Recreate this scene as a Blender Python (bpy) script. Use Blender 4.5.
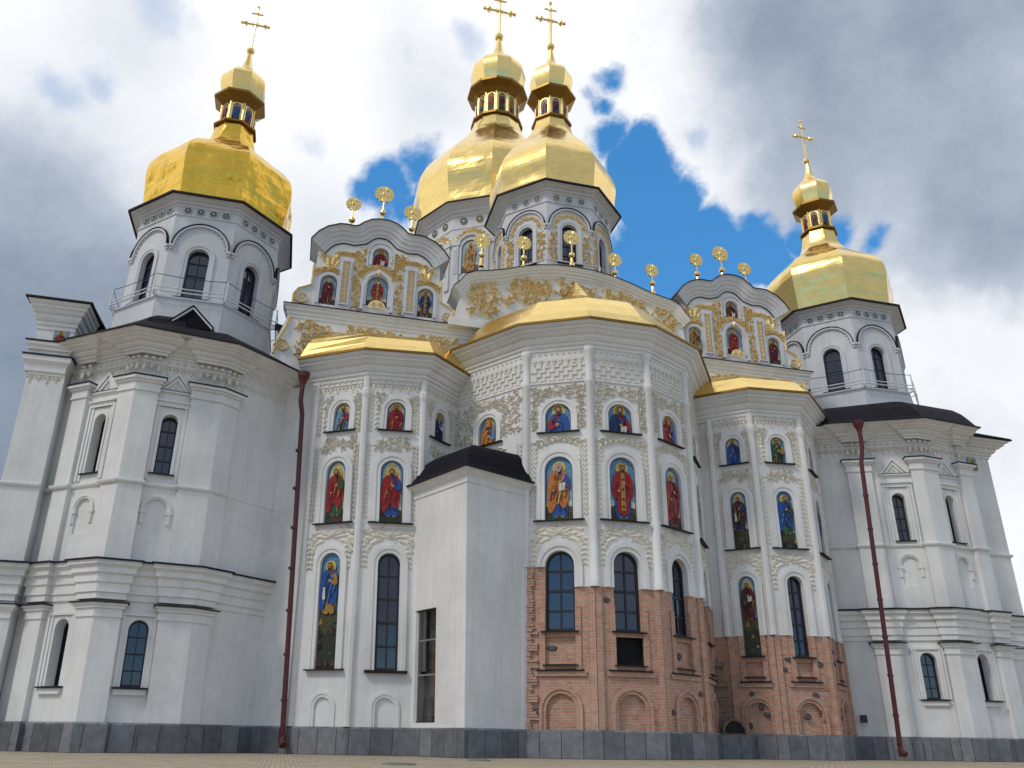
import bpy, bmesh, math, random
from mathutils import Vector, Matrix, noise
from mathutils.geometry import tessellate_polygon
PI = math.pi
scene = bpy.context.scene
for o in list(bpy.data.objects):
    bpy.data.objects.remove(o)
COL = scene.collection

# ------------------------------------------------------------------ camera
PHI = math.radians(14.3); PITCH = math.radians(23.7); ROLL = math.radians(0.85)
head = Vector((math.sin(PHI), math.cos(PHI), 0)); zz = Vector((0, 0, 1))
fwd = head*math.cos(PITCH) + zz*math.sin(PITCH)
right0 = Vector((math.cos(PHI), -math.sin(PHI), 0)); up0 = -head*math.sin(PITCH) + zz*math.cos(PITCH)
rgt = right0*math.cos(ROLL) + up0*math.sin(ROLL); upv = -right0*math.sin(ROLL) + up0*math.cos(ROLL)
cam_d = bpy.data.cameras.new('camera'); cam = bpy.data.objects.new('camera', cam_d); COL.objects.link(cam)
m = Matrix((rgt, upv, -fwd)).transposed().to_4x4(); m.translation = Vector((-12.26, -39.02, 0.6))
cam.matrix_world = m
cam_d.sensor_width = 36; cam_d.lens = 36*810/1024; cam_d.clip_start = 0.1; cam_d.clip_end = 3000
scene.camera = cam

# ------------------------------------------------------------------ world
SUN_AZ = math.radians(243)      # compass-like angle from +Y towards +X
SUN_EL = math.radians(46)
world = bpy.data.worlds.new('World'); scene.world = world; world.use_nodes = True
nt = world.node_tree; nt.nodes.clear()
def N(t, **kw):
    n = nt.nodes.new(t)
    for k, v in kw.items(): setattr(n, k, v)
    return n
def LK(a, b): nt.links.new(a, b)
def mathn(op, a, b=None, clamp=False):
    n = N('ShaderNodeMath', operation=op); n.use_clamp = clamp
    for i, v in enumerate((a, b)):
        if v is None: continue
        if isinstance(v, (int, float)): n.inputs[i].default_value = v
        else: LK(v, n.inputs[i])
    return n.outputs[0]
tc = N('ShaderNodeTexCoord')
D0 = tc.outputs['Generated']
def vnoise(scale, detail, rough=0.55, off=0.0):
    n = N('ShaderNodeTexNoise'); n.inputs['Scale'].default_value = scale; n.inputs['Detail'].default_value = detail
    n.inputs['Roughness'].default_value = rough
    if off:
        a = N('ShaderNodeVectorMath', operation='ADD'); LK(D0, a.inputs[0]); a.inputs[1].default_value = (off, off*1.7, -off)
        LK(a.outputs[0], n.inputs['Vector'])
    else: LK(D0, n.inputs['Vector'])
    return n
def warp(scale, amt, detail=5, rough=.6):
    n = vnoise(scale, detail, rough)
    s = N('ShaderNodeVectorMath', operation='SUBTRACT'); LK(n.outputs['Color'], s.inputs[0]); s.inputs[1].default_value = (.5, .5, .5)
    k = N('ShaderNodeVectorMath', operation='SCALE'); LK(s.outputs[0], k.inputs[0]); k.inputs['Scale'].default_value = amt
    return k.outputs[0]
ad = N('ShaderNodeVectorMath', operation='ADD'); LK(D0, ad.inputs[0]); LK(warp(5.0, .12, 8, .62), ad.inputs[1])
ad2 = N('ShaderNodeVectorMath', operation='ADD'); LK(ad.outputs[0], ad2.inputs[0]); LK(warp(18, .03, 5, .6), ad2.inputs[1])
DW = ad2.outputs[0]
def pixdir(x, y):
    u = (x-512)/810; v = -(y-384)/810
    d = fwd + rgt*u + upv*v
    return d.normalized()
def blob(x, y, rad_px, soft=0.35):
    c = pixdir(x, y); r = rad_px/930.0
    dp = N('ShaderNodeVectorMath', operation='DISTANCE'); LK(DW, dp.inputs[0]); dp.inputs[1].default_value = c
    mr = N('ShaderNodeMapRange', interpolation_type='SMOOTHSTEP')
    LK(dp.outputs['Value'], mr.inputs[0]); mr.inputs[1].default_value = r*(1+soft); mr.inputs[2].default_value = r*(1-soft)
    mr.inputs[3].default_value = 0; mr.inputs[4].default_value = 1
    return mr.outputs[0]
def many(lst, soft):
    acc = None
    for q in lst:
        b = blob(*q[:3], soft=q[3] if len(q) > 3 else soft)
        acc = b if acc is None else mathn('MAXIMUM', acc, b)
    return acc
clear = many([(385, 178, 27, .4), (412, 163, 20, .6), (428, 195, 28, .3), (368, 186, 18, .6), (400, 200, 20, .5), (628, 168, 40), (598, 140, 24, .4), (604, 82, 15, .7), (590, 108, 12, .7), (655, 215, 46), (700, 264, 44), (752, 264, 38), (800, 252, 28, .4), (705, 240, 36, .25), (748, 244, 30, .3), (640, 195, 42, .2), (640, 262, 50), (828, 238, 16, .6), (880, 246, 12, .7)], .2)
faint = many([(52, 88, 16), (88, 82, 14), (158, 8, 24), (300, 145, 12), (690, 150, 10), (470, 35, 14), (240, 90, 9)], .8)
clear = mathn('MAXIMUM', clear, mathn('MULTIPLY', faint, .38))
# unseen sky behind the photographer: broken clouds, low blue band shaped for the reflections
nb = vnoise(2.1, 8, .58, 3.3)
mrb = N('ShaderNodeMapRange', interpolation_type='SMOOTHSTEP'); LK(nb.outputs['Fac'], mrb.inputs[0])
mrb.inputs[1].default_value = .40; mrb.inputs[2].default_value = .50
sx = N('ShaderNodeSeparateXYZ'); LK(D0, sx.inputs[0])
back = N('ShaderNodeMapRange', interpolation_type='SMOOTHSTEP'); LK(sx.outputs['Y'], back.inputs[0]); back.inputs[1].default_value = 0.05; back.inputs[2].default_value = -.25
lowb = N('ShaderNodeMapRange', interpolation_type='SMOOTHSTEP'); LK(sx.outputs['Z'], lowb.inputs[0]); lowb.inputs[1].default_value = .31; lowb.inputs[2].default_value = .23
azb = N('ShaderNodeMapRange', interpolation_type='SMOOTHSTEP'); LK(sx.outputs['X'], azb.inputs[0]); azb.inputs[1].default_value = -.9; azb.inputs[2].default_value = -.75
clear = mathn('MAXIMUM', clear, mathn('MULTIPLY', mathn('MULTIPLY', mathn('MULTIPLY', mrb.outputs[0], back.outputs[0]), lowb.outputs[0]), azb.outputs[0]))
# cloud brightness: bright white with darker grey masses
grey = many([(910, 80, 190, .6), (815, 175, 85, .6), (1000, 190, 110, .6), (800, 10, 100, .8), (20, 430, 200, .8)], .6)
greyl = many([(60, 150, 110, .9), (60, 270, 150, .9), (200, 330, 150, .9), (330, 250, 80, .9), (420, 100, 60, .9), (120, 40, 60, .9)], .9)
gm = N('ShaderNodeMapRange'); LK(sx.outputs['Z'], gm.inputs[0])
n1 = vnoise(5.5, 9, .6, 1.1); n2 = vnoise(1.6, 4, .5, 5.2)
dk = mathn('ADD', mathn('MULTIPLY', grey, .66), mathn('MULTIPLY', mathn('SUBTRACT', n1.outputs['Fac'], .5), .82))
dk = mathn('ADD', dk, mathn('MULTIPLY', mathn('SUBTRACT', n2.outputs['Fac'], .5), .35), clamp=True)
dk = mathn('ADD', dk, mathn('MULTIPLY', greyl, .27))
soft_ = many([(985, 350, 130, .9), (960, 450, 120, .9)], .9)
dk = mathn('ADD', dk, mathn('MULTIPLY', soft_, .16)); dk = mathn('ADD', dk, mathn('MULTIPLY', back.outputs[0], .47), clamp=True)  # unseen clouds behind the camera greyed to dim the light on the walls
ramp = N('ShaderNodeValToRGB'); LK(dk, ramp.inputs[0])
e = ramp.color_ramp.elements
e[0].position = 0.0; e[0].color = (1.04, 1.05, 1.06, 1)
e[1].position = 1.0; e[1].color = (.20, .26, .35, 1)
k = e.new(.22); k.color = (.86, .89, .94, 1)
k = e.new(.45); k.color = (.52, .58, .68, 1)
k = e.new(.72); k.color = (.32, .38, .47, 1)
sky = N('ShaderNodeTexSky', sky_type='NISHITA'); sky.sun_disc = False
sky.sun_elevation = SUN_EL; sky.sun_rotation = SUN_AZ; sky.air_density = 1.0; sky.dust_density = .4; sky.ozone_density = 2.5
hsv = N('ShaderNodeHueSaturation'); hsv.inputs['Saturation'].default_value = 1.25; hsv.inputs['Value'].default_value = 1.45; LK(sky.outputs[0], hsv.inputs['Color'])
bmx = N('ShaderNodeMix', data_type='RGBA'); bmx.inputs[0].default_value = .45; LK(hsv.outputs[0], bmx.inputs[6]); bmx.inputs[7].default_value = (.42, 2.6, 6.0, 1)
b1 = N('ShaderNodeBackground'); LK(bmx.outputs[2], b1.inputs[0]); b1.inputs[1].default_value = 0.13
b2 = N('ShaderNodeBackground'); LK(ramp.outputs[0], b2.inputs[0]); b2.inputs[1].default_value = 1.0
mx = N('ShaderNodeMixShader'); LK(clear, mx.inputs[0]); LK(b2.outputs[0], mx.inputs[1]); LK(b1.outputs[0], mx.inputs[2])
wo = N('ShaderNodeOutputWorld'); LK(mx.outputs[0], wo.inputs[0])

# ------------------------------------------------------------------ sun (veiled by cloud: soft)
sl = bpy.data.lights.new('sun', 'SUN'); sl.energy = 1.35; sl.angle = math.radians(9); sl.color = (1, .94, .85)
so = bpy.data.objects.new('sun', sl); COL.objects.link(so)
sdir = Vector((math.sin(SUN_AZ)*math.cos(SUN_EL), math.cos(SUN_AZ)*math.cos(SUN_EL), math.sin(SUN_EL)))
so.rotation_euler = sdir.to_track_quat('Z', 'Y').to_euler(); so.location = (0, -30, 60)
scene.view_settings.view_transform = 'Standard'; scene.view_settings.look = 'None'
scene.view_settings.exposure = 0.0; scene.view_settings.gamma = 1.0

# ------------------------------------------------------------------ materials
MATS = {}
def material(name, base, rough=.6, metal=0.0, spec=.5, vary=0.0, vscale=1.5, bump=0.0, bscale=20, bdetail=5, kind=None, tint=None, coat=0, ior=1.5):
    mt = bpy.data.materials.new(name); mt.use_nodes = True; t = mt.node_tree; bs = t.nodes['Principled BSDF']
    bs.inputs['Base Color'].default_value = (*base, 1); bs.inputs['Roughness'].default_value = rough
    bs.inputs['Metallic'].default_value = metal; bs.inputs['Specular IOR Level'].default_value = spec
    bs.inputs['IOR'].default_value = ior
    if coat: bs.inputs['Coat Weight'].default_value = coat; bs.inputs['Coat Roughness'].default_value = .1
    def n(tt, **kw):
        q = t.nodes.new(tt)
        for k2, v2 in kw.items(): setattr(q, k2, v2)
        return q
    L = t.links.new
    geo = n('ShaderNodeNewGeometry'); uv = n('ShaderNodeUVMap')
    col = None; hgt = None
    if vary:
        a = n('ShaderNodeTexNoise'); a.inputs['Scale'].default_value = vscale; a.inputs['Detail'].default_value = 8; a.inputs['Roughness'].default_value = .65
        L(geo.outputs['Position'], a.inputs['Vector'])
        mr = n('ShaderNodeMapRange'); L(a.outputs['Fac'], mr.inputs[0]); mr.inputs[1].default_value = .25; mr.inputs[2].default_value = .75
        mr.inputs[3].default_value = 1-vary; mr.inputs[4].default_value = 1+vary*.6
        mu = n('ShaderNodeVectorMath', operation='MULTIPLY'); mu.inputs[0].default_value = base
        L(mr.outputs[0], mu.inputs[1]); col = mu.outputs[0]
    if kind == 'plaster':      # rain streaks and grime of their own
        st = n('ShaderNodeTexNoise'); st.inputs['Scale'].default_value = 1.0; st.inputs['Detail'].default_value = 6; st.inputs['Roughness'].default_value = .7
        mp = n('ShaderNodeMapping'); mp.inputs['Scale'].default_value = (3.2, .22, 1); L(uv.outputs[0], mp.inputs[0]); L(mp.outputs[0], st.inputs['Vector'])
        mr = n('ShaderNodeMapRange'); L(st.outputs['Fac'], mr.inputs[0]); mr.inputs[1].default_value = .45; mr.inputs[2].default_value = .8; mr.inputs[3].default_value = 1.0; mr.inputs[4].default_value = .85
        pt = n('ShaderNodeTexNoise'); pt.inputs['Scale'].default_value = .45; pt.inputs['Detail'].default_value = 3; L(geo.outputs['Position'], pt.inputs['Vector'])
        mp2 = n('ShaderNodeMapRange'); L(pt.outputs['Fac'], mp2.inputs[0]); mp2.inputs[1].default_value = .4; mp2.inputs[2].default_value = .7; mp2.inputs[3].default_value = 1.0; mp2.inputs[4].default_value = .87
        mm = n('ShaderNodeMath', operation='MULTIPLY'); L(mr.outputs[0], mm.inputs[0]); L(mp2.outputs[0], mm.inputs[1])
        sp = n('ShaderNodeTexNoise'); sp.inputs['Scale'].default_value = 2.6; sp.inputs['Detail'].default_value = 9; sp.inputs['Roughness'].default_value = .75; L(geo.outputs['Position'], sp.inputs['Vector'])
        sr_ = n('ShaderNodeMapRange'); L(sp.outputs['Fac'], sr_.inputs[0]); sr_.inputs[1].default_value = .66; sr_.inputs[2].default_value = .74; sr_.inputs[3].default_value = 1.0; sr_.inputs[4].default_value = .8
        m3 = n('ShaderNodeMath', operation='MULTIPLY'); L(mm.outputs[0], m3.inputs[0]); L(sr_.outputs[0], m3.inputs[1])
        mu = n('ShaderNodeVectorMath', operation='SCALE'); L(col, mu.inputs[0]); L(m3.outputs[0], mu.inputs['Scale']); col = mu.outputs[0]
    if kind in ('brick', 'paving', 'granite', 'oldbrick', 'seams', 'roofseams'):
        br = n('ShaderNodeTexBrick'); L(uv.outputs[0], br.inputs['Vector'])
        P = {'brick': (1, .30, .10, .016, .15, (.60, .32, .225), (.46, .225, .15), (.50, .385, .31)),
             'oldbrick': (1, .28, .07, .02, .3, (.22, .10, .07), (.12, .07, .055), (.2, .16, .13)),
             'paving': (1, .22, .16, .012, .2, (.47, .40, .295), (.34, .29, .215), (.15, .13, .10)),
             'granite': (1, .8, 1.2, .014, .2, (.22, .225, .24), (.10, .105, .12), (.025, .026, .03)),
             'seams': (1, .62, .42, .006, .2, base, tuple(c*.93 for c in base), tuple(c*.62 for c in base)),
             'roofseams': (1, .6, 2.0, .02, .2, base, tuple(c*1.3 for c in base), tuple(c*.6 for c in base))}[kind]
        br.inputs['Scale'].default_value = P[0]; br.inputs['Brick Width'].default_value = P[1]; br.inputs['Row Height'].default_value = P[2]
        br.inputs['Mortar Size'].default_value = P[3]; br.inputs['Mortar Smooth'].default_value = P[4]
        br.inputs['Color1'].default_value = (*P[5], 1); br.inputs['Color2'].default_value = (*P[6], 1); br.inputs['Mortar'].default_value = (*P[7], 1)
        br.inputs['Bias'].default_value = 0
        if col is not None:
            mr2 = mu.inputs[1]
            mul = n('ShaderNodeVectorMath', operation='SCALE'); L(br.outputs['Color'], mul.inputs[0])
            L(mr.outputs[0], mul.inputs['Scale']); col = mul.outputs[0]
        else: col = br.outputs['Color']
        hgt = br.outputs['Fac']
        if kind == 'brick':     # mortar smears and soot of their own shape
            sn = n('ShaderNodeTexNoise'); sn.inputs['Scale'].default_value = .9; sn.inputs['Detail'].default_value = 7; sn.inputs['Roughness'].default_value = .7; L(geo.outputs['Position'], sn.inputs['Vector'])
            sr = n('ShaderNodeMapRange'); L(sn.outputs['Fac'], sr.inputs[0]); sr.inputs[1].default_value = .5; sr.inputs[2].default_value = .75
            mxx = n('ShaderNodeMix', data_type='RGBA'); L(sr.outputs[0], mxx.inputs[0]); L(col, mxx.inputs[6]); mxx.inputs[7].default_value = (.56, .38, .29, 1); col = mxx.outputs[2]
    if col is not None: L(col, bs.inputs['Base Color'])
    nrm = None
    if hgt is not None:
        b0 = n('ShaderNodeBump'); b0.inputs['Strength'].default_value = .5 if kind != 'seams' else .12; b0.inputs['Distance'].default_value = -.02 if kind != 'seams' else -.01; L(hgt, b0.inputs['Height']); nrm = b0.outputs[0]
    if bump:
        bn = n('ShaderNodeTexNoise'); bn.inputs['Scale'].default_value = bscale; bn.inputs['Detail'].default_value = bdetail; L(geo.outputs['Position'], bn.inputs['Vector'])
        b = n('ShaderNodeBump'); b.inputs['Strength'].default_value = min(1, bump); b.inputs['Distance'].default_value = .05 if bump <= 1 else .05*bump; L(bn.outputs['Fac'], b.inputs['Height'])
        if nrm is not None: L(nrm, b.inputs['Normal'])
        nrm = b.outputs[0]
    if nrm is not None: L(nrm, bs.inputs['Normal'])
    MATS[name] = mt; return mt
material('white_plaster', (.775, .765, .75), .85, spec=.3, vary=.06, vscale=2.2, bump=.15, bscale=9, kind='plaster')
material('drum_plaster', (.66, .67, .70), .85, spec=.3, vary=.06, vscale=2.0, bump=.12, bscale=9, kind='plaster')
material('stucco', (.72, .675, .59), .85, spec=.25, vary=.16, vscale=3.0, bump=.2, bscale=25)
material('gilt_stucco', (.86, .68, .35), .45, metal=.25, spec=.5, vary=.22, vscale=5, bump=.3, bscale=22)
material('gold', (.94, .69, .25), .20, metal=1.0, vary=.12, vscale=.9, kind='seams', bump=1.3, bscale=.55, bdetail=1.5)
material('gold_worn', (.86, .54, .075), .24, metal=1.0, vary=.16, vscale=1.0, kind='seams', bump=4.5, bscale=.75, bdetail=2)
material('gold_trim', (.26, .145, .035), .38, metal=1.0, vary=.15, vscale=3)
material('gold_plain', (.95, .70, .27), .25, metal=1.0, vary=.1, vscale=2, bump=.25, bscale=2.5, bdetail=2)
material('roof_metal', (.007, .006, .012), .7, spec=.12, vary=.3, vscale=1.5, kind='roofseams', bump=.2, bscale=3)
material('flashing', (.014, .012, .016), .6, spec=.25, vary=.3, vscale=4)
material('brick', (.45, .2, .12), .9, spec=.2, vary=.25, vscale=3.5, bump=.5, bscale=18, kind='brick')
material('old_brick', (.2, .1, .07), .95, spec=.2, vary=.45, vscale=3.5, bump=1, bscale=8, kind='oldbrick')
material('field_stone', (.095, .085, .095), .8, vary=.4, vscale=9, bump=.5, bscale=14)
material('granite', (.12, .125, .14), .7, vary=.42, vscale=3.2, bump=.15, bscale=30, kind='granite')
material('paving', (.46, .39, .29), .9, spec=.2, vary=.22, vscale=.8, kind='paving')
material('glass', (.006, .016, .045), .03, spec=.9, ior=1.52, bump=.06, bscale=1.5)  # blue tint put into the glass colour in place of reflected sky
material('window_frame', (.012, .013, .02), .45, vary=.2, vscale=5)
material('pipe_red', (.085, .011, .010), .45, vary=.25, vscale=2)
material('white_metal', (.7, .7, .7), .5)
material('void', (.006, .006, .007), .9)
material('disc_blue', (.12, .2, .24), .5, vary=.3, vscale=14); material('disc_pale', (.5, .52, .5), .6); material('disc_brown', (.3, .2, .12), .6)
material('cover_iron', (.22, .22, .21), .6, vary=.3, vscale=6)
material('bark', (.09, .06, .05), .9, vary=.3, vscale=6)
material('buds', (.14, .035, .045), .8, vary=.4, vscale=3)
for nme, c in dict(ic_sky=(.16, .36, .58), ic_sky2=(.36, .55, .68), ic_pale=(.72, .66, .5), ic_gold=(.82, .56, .13), ic_halo=(.95, .72, .2), ic_rim=(.10, .20, .38), ic_earth=(.045, .05, .03), ic_earth2=(.10, .09, .04),
                   ic_skin=(.55, .30, .17), ic_hair=(.05, .028, .016), ic_grey=(.5, .48, .44), ic_red=(.42, .022, .018), ic_dred=(.20, .012, .018), ic_blue=(.03, .11, .42), ic_dblue=(.02, .05, .17), ic_green=(.04, .13, .05),
                   ic_orange=(.68, .22, .03), ic_ochre=(.52, .29, .06), ic_brown=(.14, .05, .025), ic_white=(.75, .73, .68), ic_purple=(.14, .03, .10), ic_black=(.012, .012, .014)).items():
    material(nme, tuple(v*(.74 if nme not in ('ic_skin', 'ic_halo', 'ic_white', 'ic_pale') else .85) for v in c), .45, spec=.3, vary=.5, vscale=11)
tg = bpy.data.materials.new('thin_glass'); tg.use_nodes = True; q = tg.node_tree; q.nodes.clear()
_o = q.nodes.new('ShaderNodeOutputMaterial'); _g = q.nodes.new('ShaderNodeBsdfGlossy'); _g.inputs['Roughness'].default_value = .03; _t = q.nodes.new('ShaderNodeBsdfTransparent'); _t.inputs[0].default_value = (.75, .8, .8, 1); _m = q.nodes.new('ShaderNodeMixShader'); _m.inputs[0].default_value = .12
q.links.new(_t.outputs[0], _m.inputs[1]); q.links.new(_g.outputs[0], _m.inputs[2]); q.links.new(_m.outputs[0], _o.inputs[0]); MATS['thin_glass'] = tg
# ------------------------------------------------------------------ mesh helper
def fade(u, a, b): 
    t = max(0, min(1, (u-a)/(b-a))); return t*t*(3-2*t)
def lean(p):            # the lower storeys on the left lean very slightly (added shear that stands in for lens distortion)
    if p[2] < 11 and p[0] < -4:
        k = .46*(1-max(p[2], 0)/11)*(1-fade(p[0], -8.2, -4.2))
        return (p[0]+k, p[1], p[2])
    return p
class MB:
    def __init__(s): s.v = []; s.f = []; s.m = []; s.mats = []; s.cur = 0
    def mat(s, name):
        if name not in s.mats: s.mats.append(name)
        s.cur = s.mats.index(name); return s
    def add(s, vs, fs):
        b = len(s.v); s.v.extend(lean(tuple(p)) for p in vs)
        for f in fs: s.f.append(tuple(b+i for i in f)); s.m.append(s.cur)
    def quad(s, a, b, c, d): s.add((a, b, c, d), ((0, 1, 2, 3),))
    def box(s, x0, x1, y0, y1, z0, z1):
        s.prism([(x0, y0), (x1, y0), (x1, y1), (x0, y1)], z0, z1)
    def prism(s, poly, z0, z1, caps=True):
        n = len(poly); vs = [(x, y, z0) for x, y in poly]+[(x, y, z1) for x, y in poly]
        fs = [(i, (i+1) % n, n+(i+1) % n, n+i) for i in range(n)]
        if caps: fs += [tuple(range(n-1, -1, -1)), tuple(range(n, 2*n))]
        s.add(vs, fs)
    def loft(s, A, B, closed=False):
        n = len(A); vs = list(A)+list(B); r = n if closed else n-1
        s.add(vs, [(i, (i+1) % n, n+(i+1) % n, n+i) for i in range(r)])
    def tube(s, pts, r, n=6, cap=True):
        pts = [Vector(p) for p in pts]; rings = []
        rr = r if isinstance(r, (list, tuple)) else [r]*len(pts)
        for i, p in enumerate(pts):
            t = (pts[min(i+1, len(pts)-1)]-pts[max(i-1, 0)]).normalized()
            a = t.cross(Vector((0, 0, 1)) if abs(t.z) < .9 else Vector((1, 0, 0))).normalized(); b = t.cross(a)
            rings.append([p+(a*math.cos(2*PI*k/n)+b*math.sin(2*PI*k/n))*rr[i] for k in range(n)])
        for A, B in zip(rings[:-1], rings[1:]): s.loft(A, B, True)
        if cap:
            s.add(rings[0], (tuple(range(n)),)); s.add(rings[-1], (tuple(range(n)),))
    def lathe(s, c, prof, n=8, rot=None, start=0, cap=True):
        rot = PI/n if rot is None else rot; rings = []
        for r, z in prof: rings.append([(c[0]+r*math.sin(rot+2*PI*k/n), c[1]-r*math.cos(rot+2*PI*k/n), z) for k in range(n)])
        for A, B in zip(rings[:-1], rings[1:]): s.loft(A, B, True)
        if cap: s.add(rings[-1], (tuple(range(n)),))
    def sphere(s, c, r, n=10, m=6, sq=1.0):
        s.lathe((c[0], c[1]), [(max(.001, r*math.sin(PI*i/m)), c[2]-r*sq*math.cos(PI*i/m)) for i in range(m+1)], n, cap=False)
    def build(s, name, parent=None, smooth=False):
        me = bpy.data.meshes.new(name); me.from_pydata(s.v, [], s.f)
        for k in s.mats: me.materials.append(MATS[k])
        me.polygons.foreach_set('material_index', s.m)
        bm = bmesh.new(); bm.from_mesh(me)
        bmesh.ops.remove_doubles(bm, verts=bm.verts, dist=.0004)
        bmesh.ops.recalc_face_normals(bm, faces=bm.faces)
        uvl = bm.loops.layers.uv.new('UVMap')
        for f in bm.faces:
            nn = f.normal
            if abs(nn.z) < .75:
                t = Vector((-nn.y, nn.x, 0))
                t = t.normalized() if t.length > 1e-6 else Vector((1, 0, 0))
                sl_ = max(.3, math.sqrt(max(1e-6, 1-nn.z*nn.z)))
                for l in f.loops: l[uvl].uv = (l.vert.co.dot(t), l.vert.co.z/sl_)
            else:
                for l in f.loops: l[uvl].uv = (l.vert.co.x, l.vert.co.y)
            f.smooth = smooth
        bm.to_mesh(me); bm.free()
        o = bpy.data.objects.new(name, me); COL.objects.link(o)
        if parent is not None: o.parent = parent
        return o
class FR:                       # wall frame: s along the wall, z up, d outwards
    def __init__(f, a, b):
        f.a = Vector((a[0], a[1], 0)); t = Vector((b[0]-a[0], b[1]-a[1], 0)); f.L = t.length; f.t = t.normalized(); f.n = Vector((f.t.y, -f.t.x, 0))
    def p(f, s, z, d=0.0):
        q = f.a+f.t*s+f.n*d; return (q.x, q.y, z)
    def sh(f, ds, dd=0.0):
        g = FR.__new__(FR); g.a = f.a+f.t*ds+f.n*dd; g.t = f.t; g.n = f.n; g.L = f.L; return g
def off(poly, d):               # open polyline, positive d = outwards
    P = [Vector(p) for p in poly]; ns = []
    for a, b in zip(P[:-1], P[1:]):
        t = (b-a).normalized(); ns.append(Vector((t.y, -t.x)))
    out = [P[0]+ns[0]*d]
    for i in range(1, len(P)-1):
        mm = ns[i-1]+ns[i]; out.append(P[i]+mm*(2*d/max(mm.dot(mm), .15)))
    out.append(P[-1]+ns[-1]*d); return [(q.x, q.y) for q in out]
def sweep(mb, poly, prof, caps=True):
    rings = [[(x, y, z) for x, y in off(poly, d)] for d, z in prof]
    for A, B in zip(rings[:-1], rings[1:]): mb.loft(A, B)
    if caps:
        for i in (0, -1): mb.add([r[i] for r in rings], (tuple(range(len(rings))),))
def off2(pts, d, closed=False):  # offset a curve drawn in a wall plane (s,z), positive = left of travel
    P = [Vector(p) for p in pts]; n = len(P); out = []
    for i in range(n):
        a = P[i-1] if (i or closed) else None; b = P[(i+1) % n] if (i < n-1 or closed) else None
        v = []
        if a is not None: t = (P[i]-a).normalized(); v.append(Vector((-t.y, t.x)))
        if b is not None: t = (b-P[i]).normalized(); v.append(Vector((-t.y, t.x)))
        mm = v[0]+v[1] if len(v) == 2 else v[0]*2
        out.append(P[i]+mm*(2*d/max(mm.dot(mm), .4)) if len(v) == 2 else P[i]+v[0]*d)
    return [(q.x, q.y) for q in out]
def curve_sweep(mb, fr, pts, prof, closed=False, caps=True):   # prof: (offset in plane, depth d)
    rings = [[fr.p(s, z, d) for s, z in off2(pts, o, closed)] for o, d in prof]
    for A, B in zip(rings[:-1], rings[1:]): mb.loft(A, B, closed)
    if caps and not closed:
        for i in (0, -1): mb.add([r[i] for r in rings], (tuple(range(len(rings))),))
def panel(mb, fr, outer, holes=(), d=0.0):
    loops = [[Vector((s, z, 0)) for s, z in lp] for lp in [outer]+list(holes)]
    flat = [q for lp in loops for q in lp]
    mb.add([fr.p(q.x, q.y, d) for q in flat], [tuple(t) for t in tessellate_polygon(loops)])
def reveal(mb, fr, lp, d0, d1, closed=True):
    mb.loft([fr.p(s, z, d0) for s, z in lp], [fr.p(s, z, d1) for s, z in lp], closed)
def arch(cx, z0, z1, w, n=12):  # loop: from bottom left up over the arch to bottom right
    r = w/2; zs = z1-r
    return [(cx-r, z0)]+[(cx-r*math.cos(PI*i/n), zs+r*math.sin(PI*i/n)) for i in range(n+1)]+[(cx+r, z0)]
def rect(s0, s1, z0, z1): return [(s0, z0), (s0, z1), (s1, z1), (s1, z0)]
def slab(mb, fr, s0, s1, z0, z1, d0, d1):
    vs = [fr.p(s, z, d) for d in (d0, d1) for s, z in ((s0, z0), (s1, z0), (s1, z1), (s0, z1))]
    mb.add(vs, ((4, 5, 6, 7), (0, 1, 5, 4), (3, 2, 6, 7), (0, 3, 7, 4), (1, 2, 6, 5), (0, 1, 2, 3)))
def ring(mb, fr, cx, z0, z1, w, width, d=.08, step=True):
    """projecting moulding round an arched opening, open at the foot"""
    a = arch(cx, z0, z1, w); 
    pr = [(0, 0), (0, d*.55), (width*.45, d*.55), (width*.5, d), (width, d), (width, 0)] if step else [(0, 0), (0, d), (width, d), (width, 0)]
    curve_sweep(mb, fr, a, pr)
def sill(mb, fr, cx, z, w, d=.2, h=.07):
    vs = [fr.p(cx-w/2, z, 0), fr.p(cx+w/2, z, 0), fr.p(cx+w/2, z-h*.6, d), fr.p(cx-w/2, z-h*.6, d),
          fr.p(cx-w/2, z-h, 0), fr.p(cx+w/2, z-h, 0), fr.p(cx+w/2, z-h*1.3, d), fr.p(cx-w/2, z-h*1.3, d)]
    mb.add(vs, ((0, 1, 2, 3), (4, 5, 6, 7), (3, 2, 6, 7), (0, 3, 7, 4), (1, 2, 6, 5), (0, 1, 5, 4)))
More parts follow.
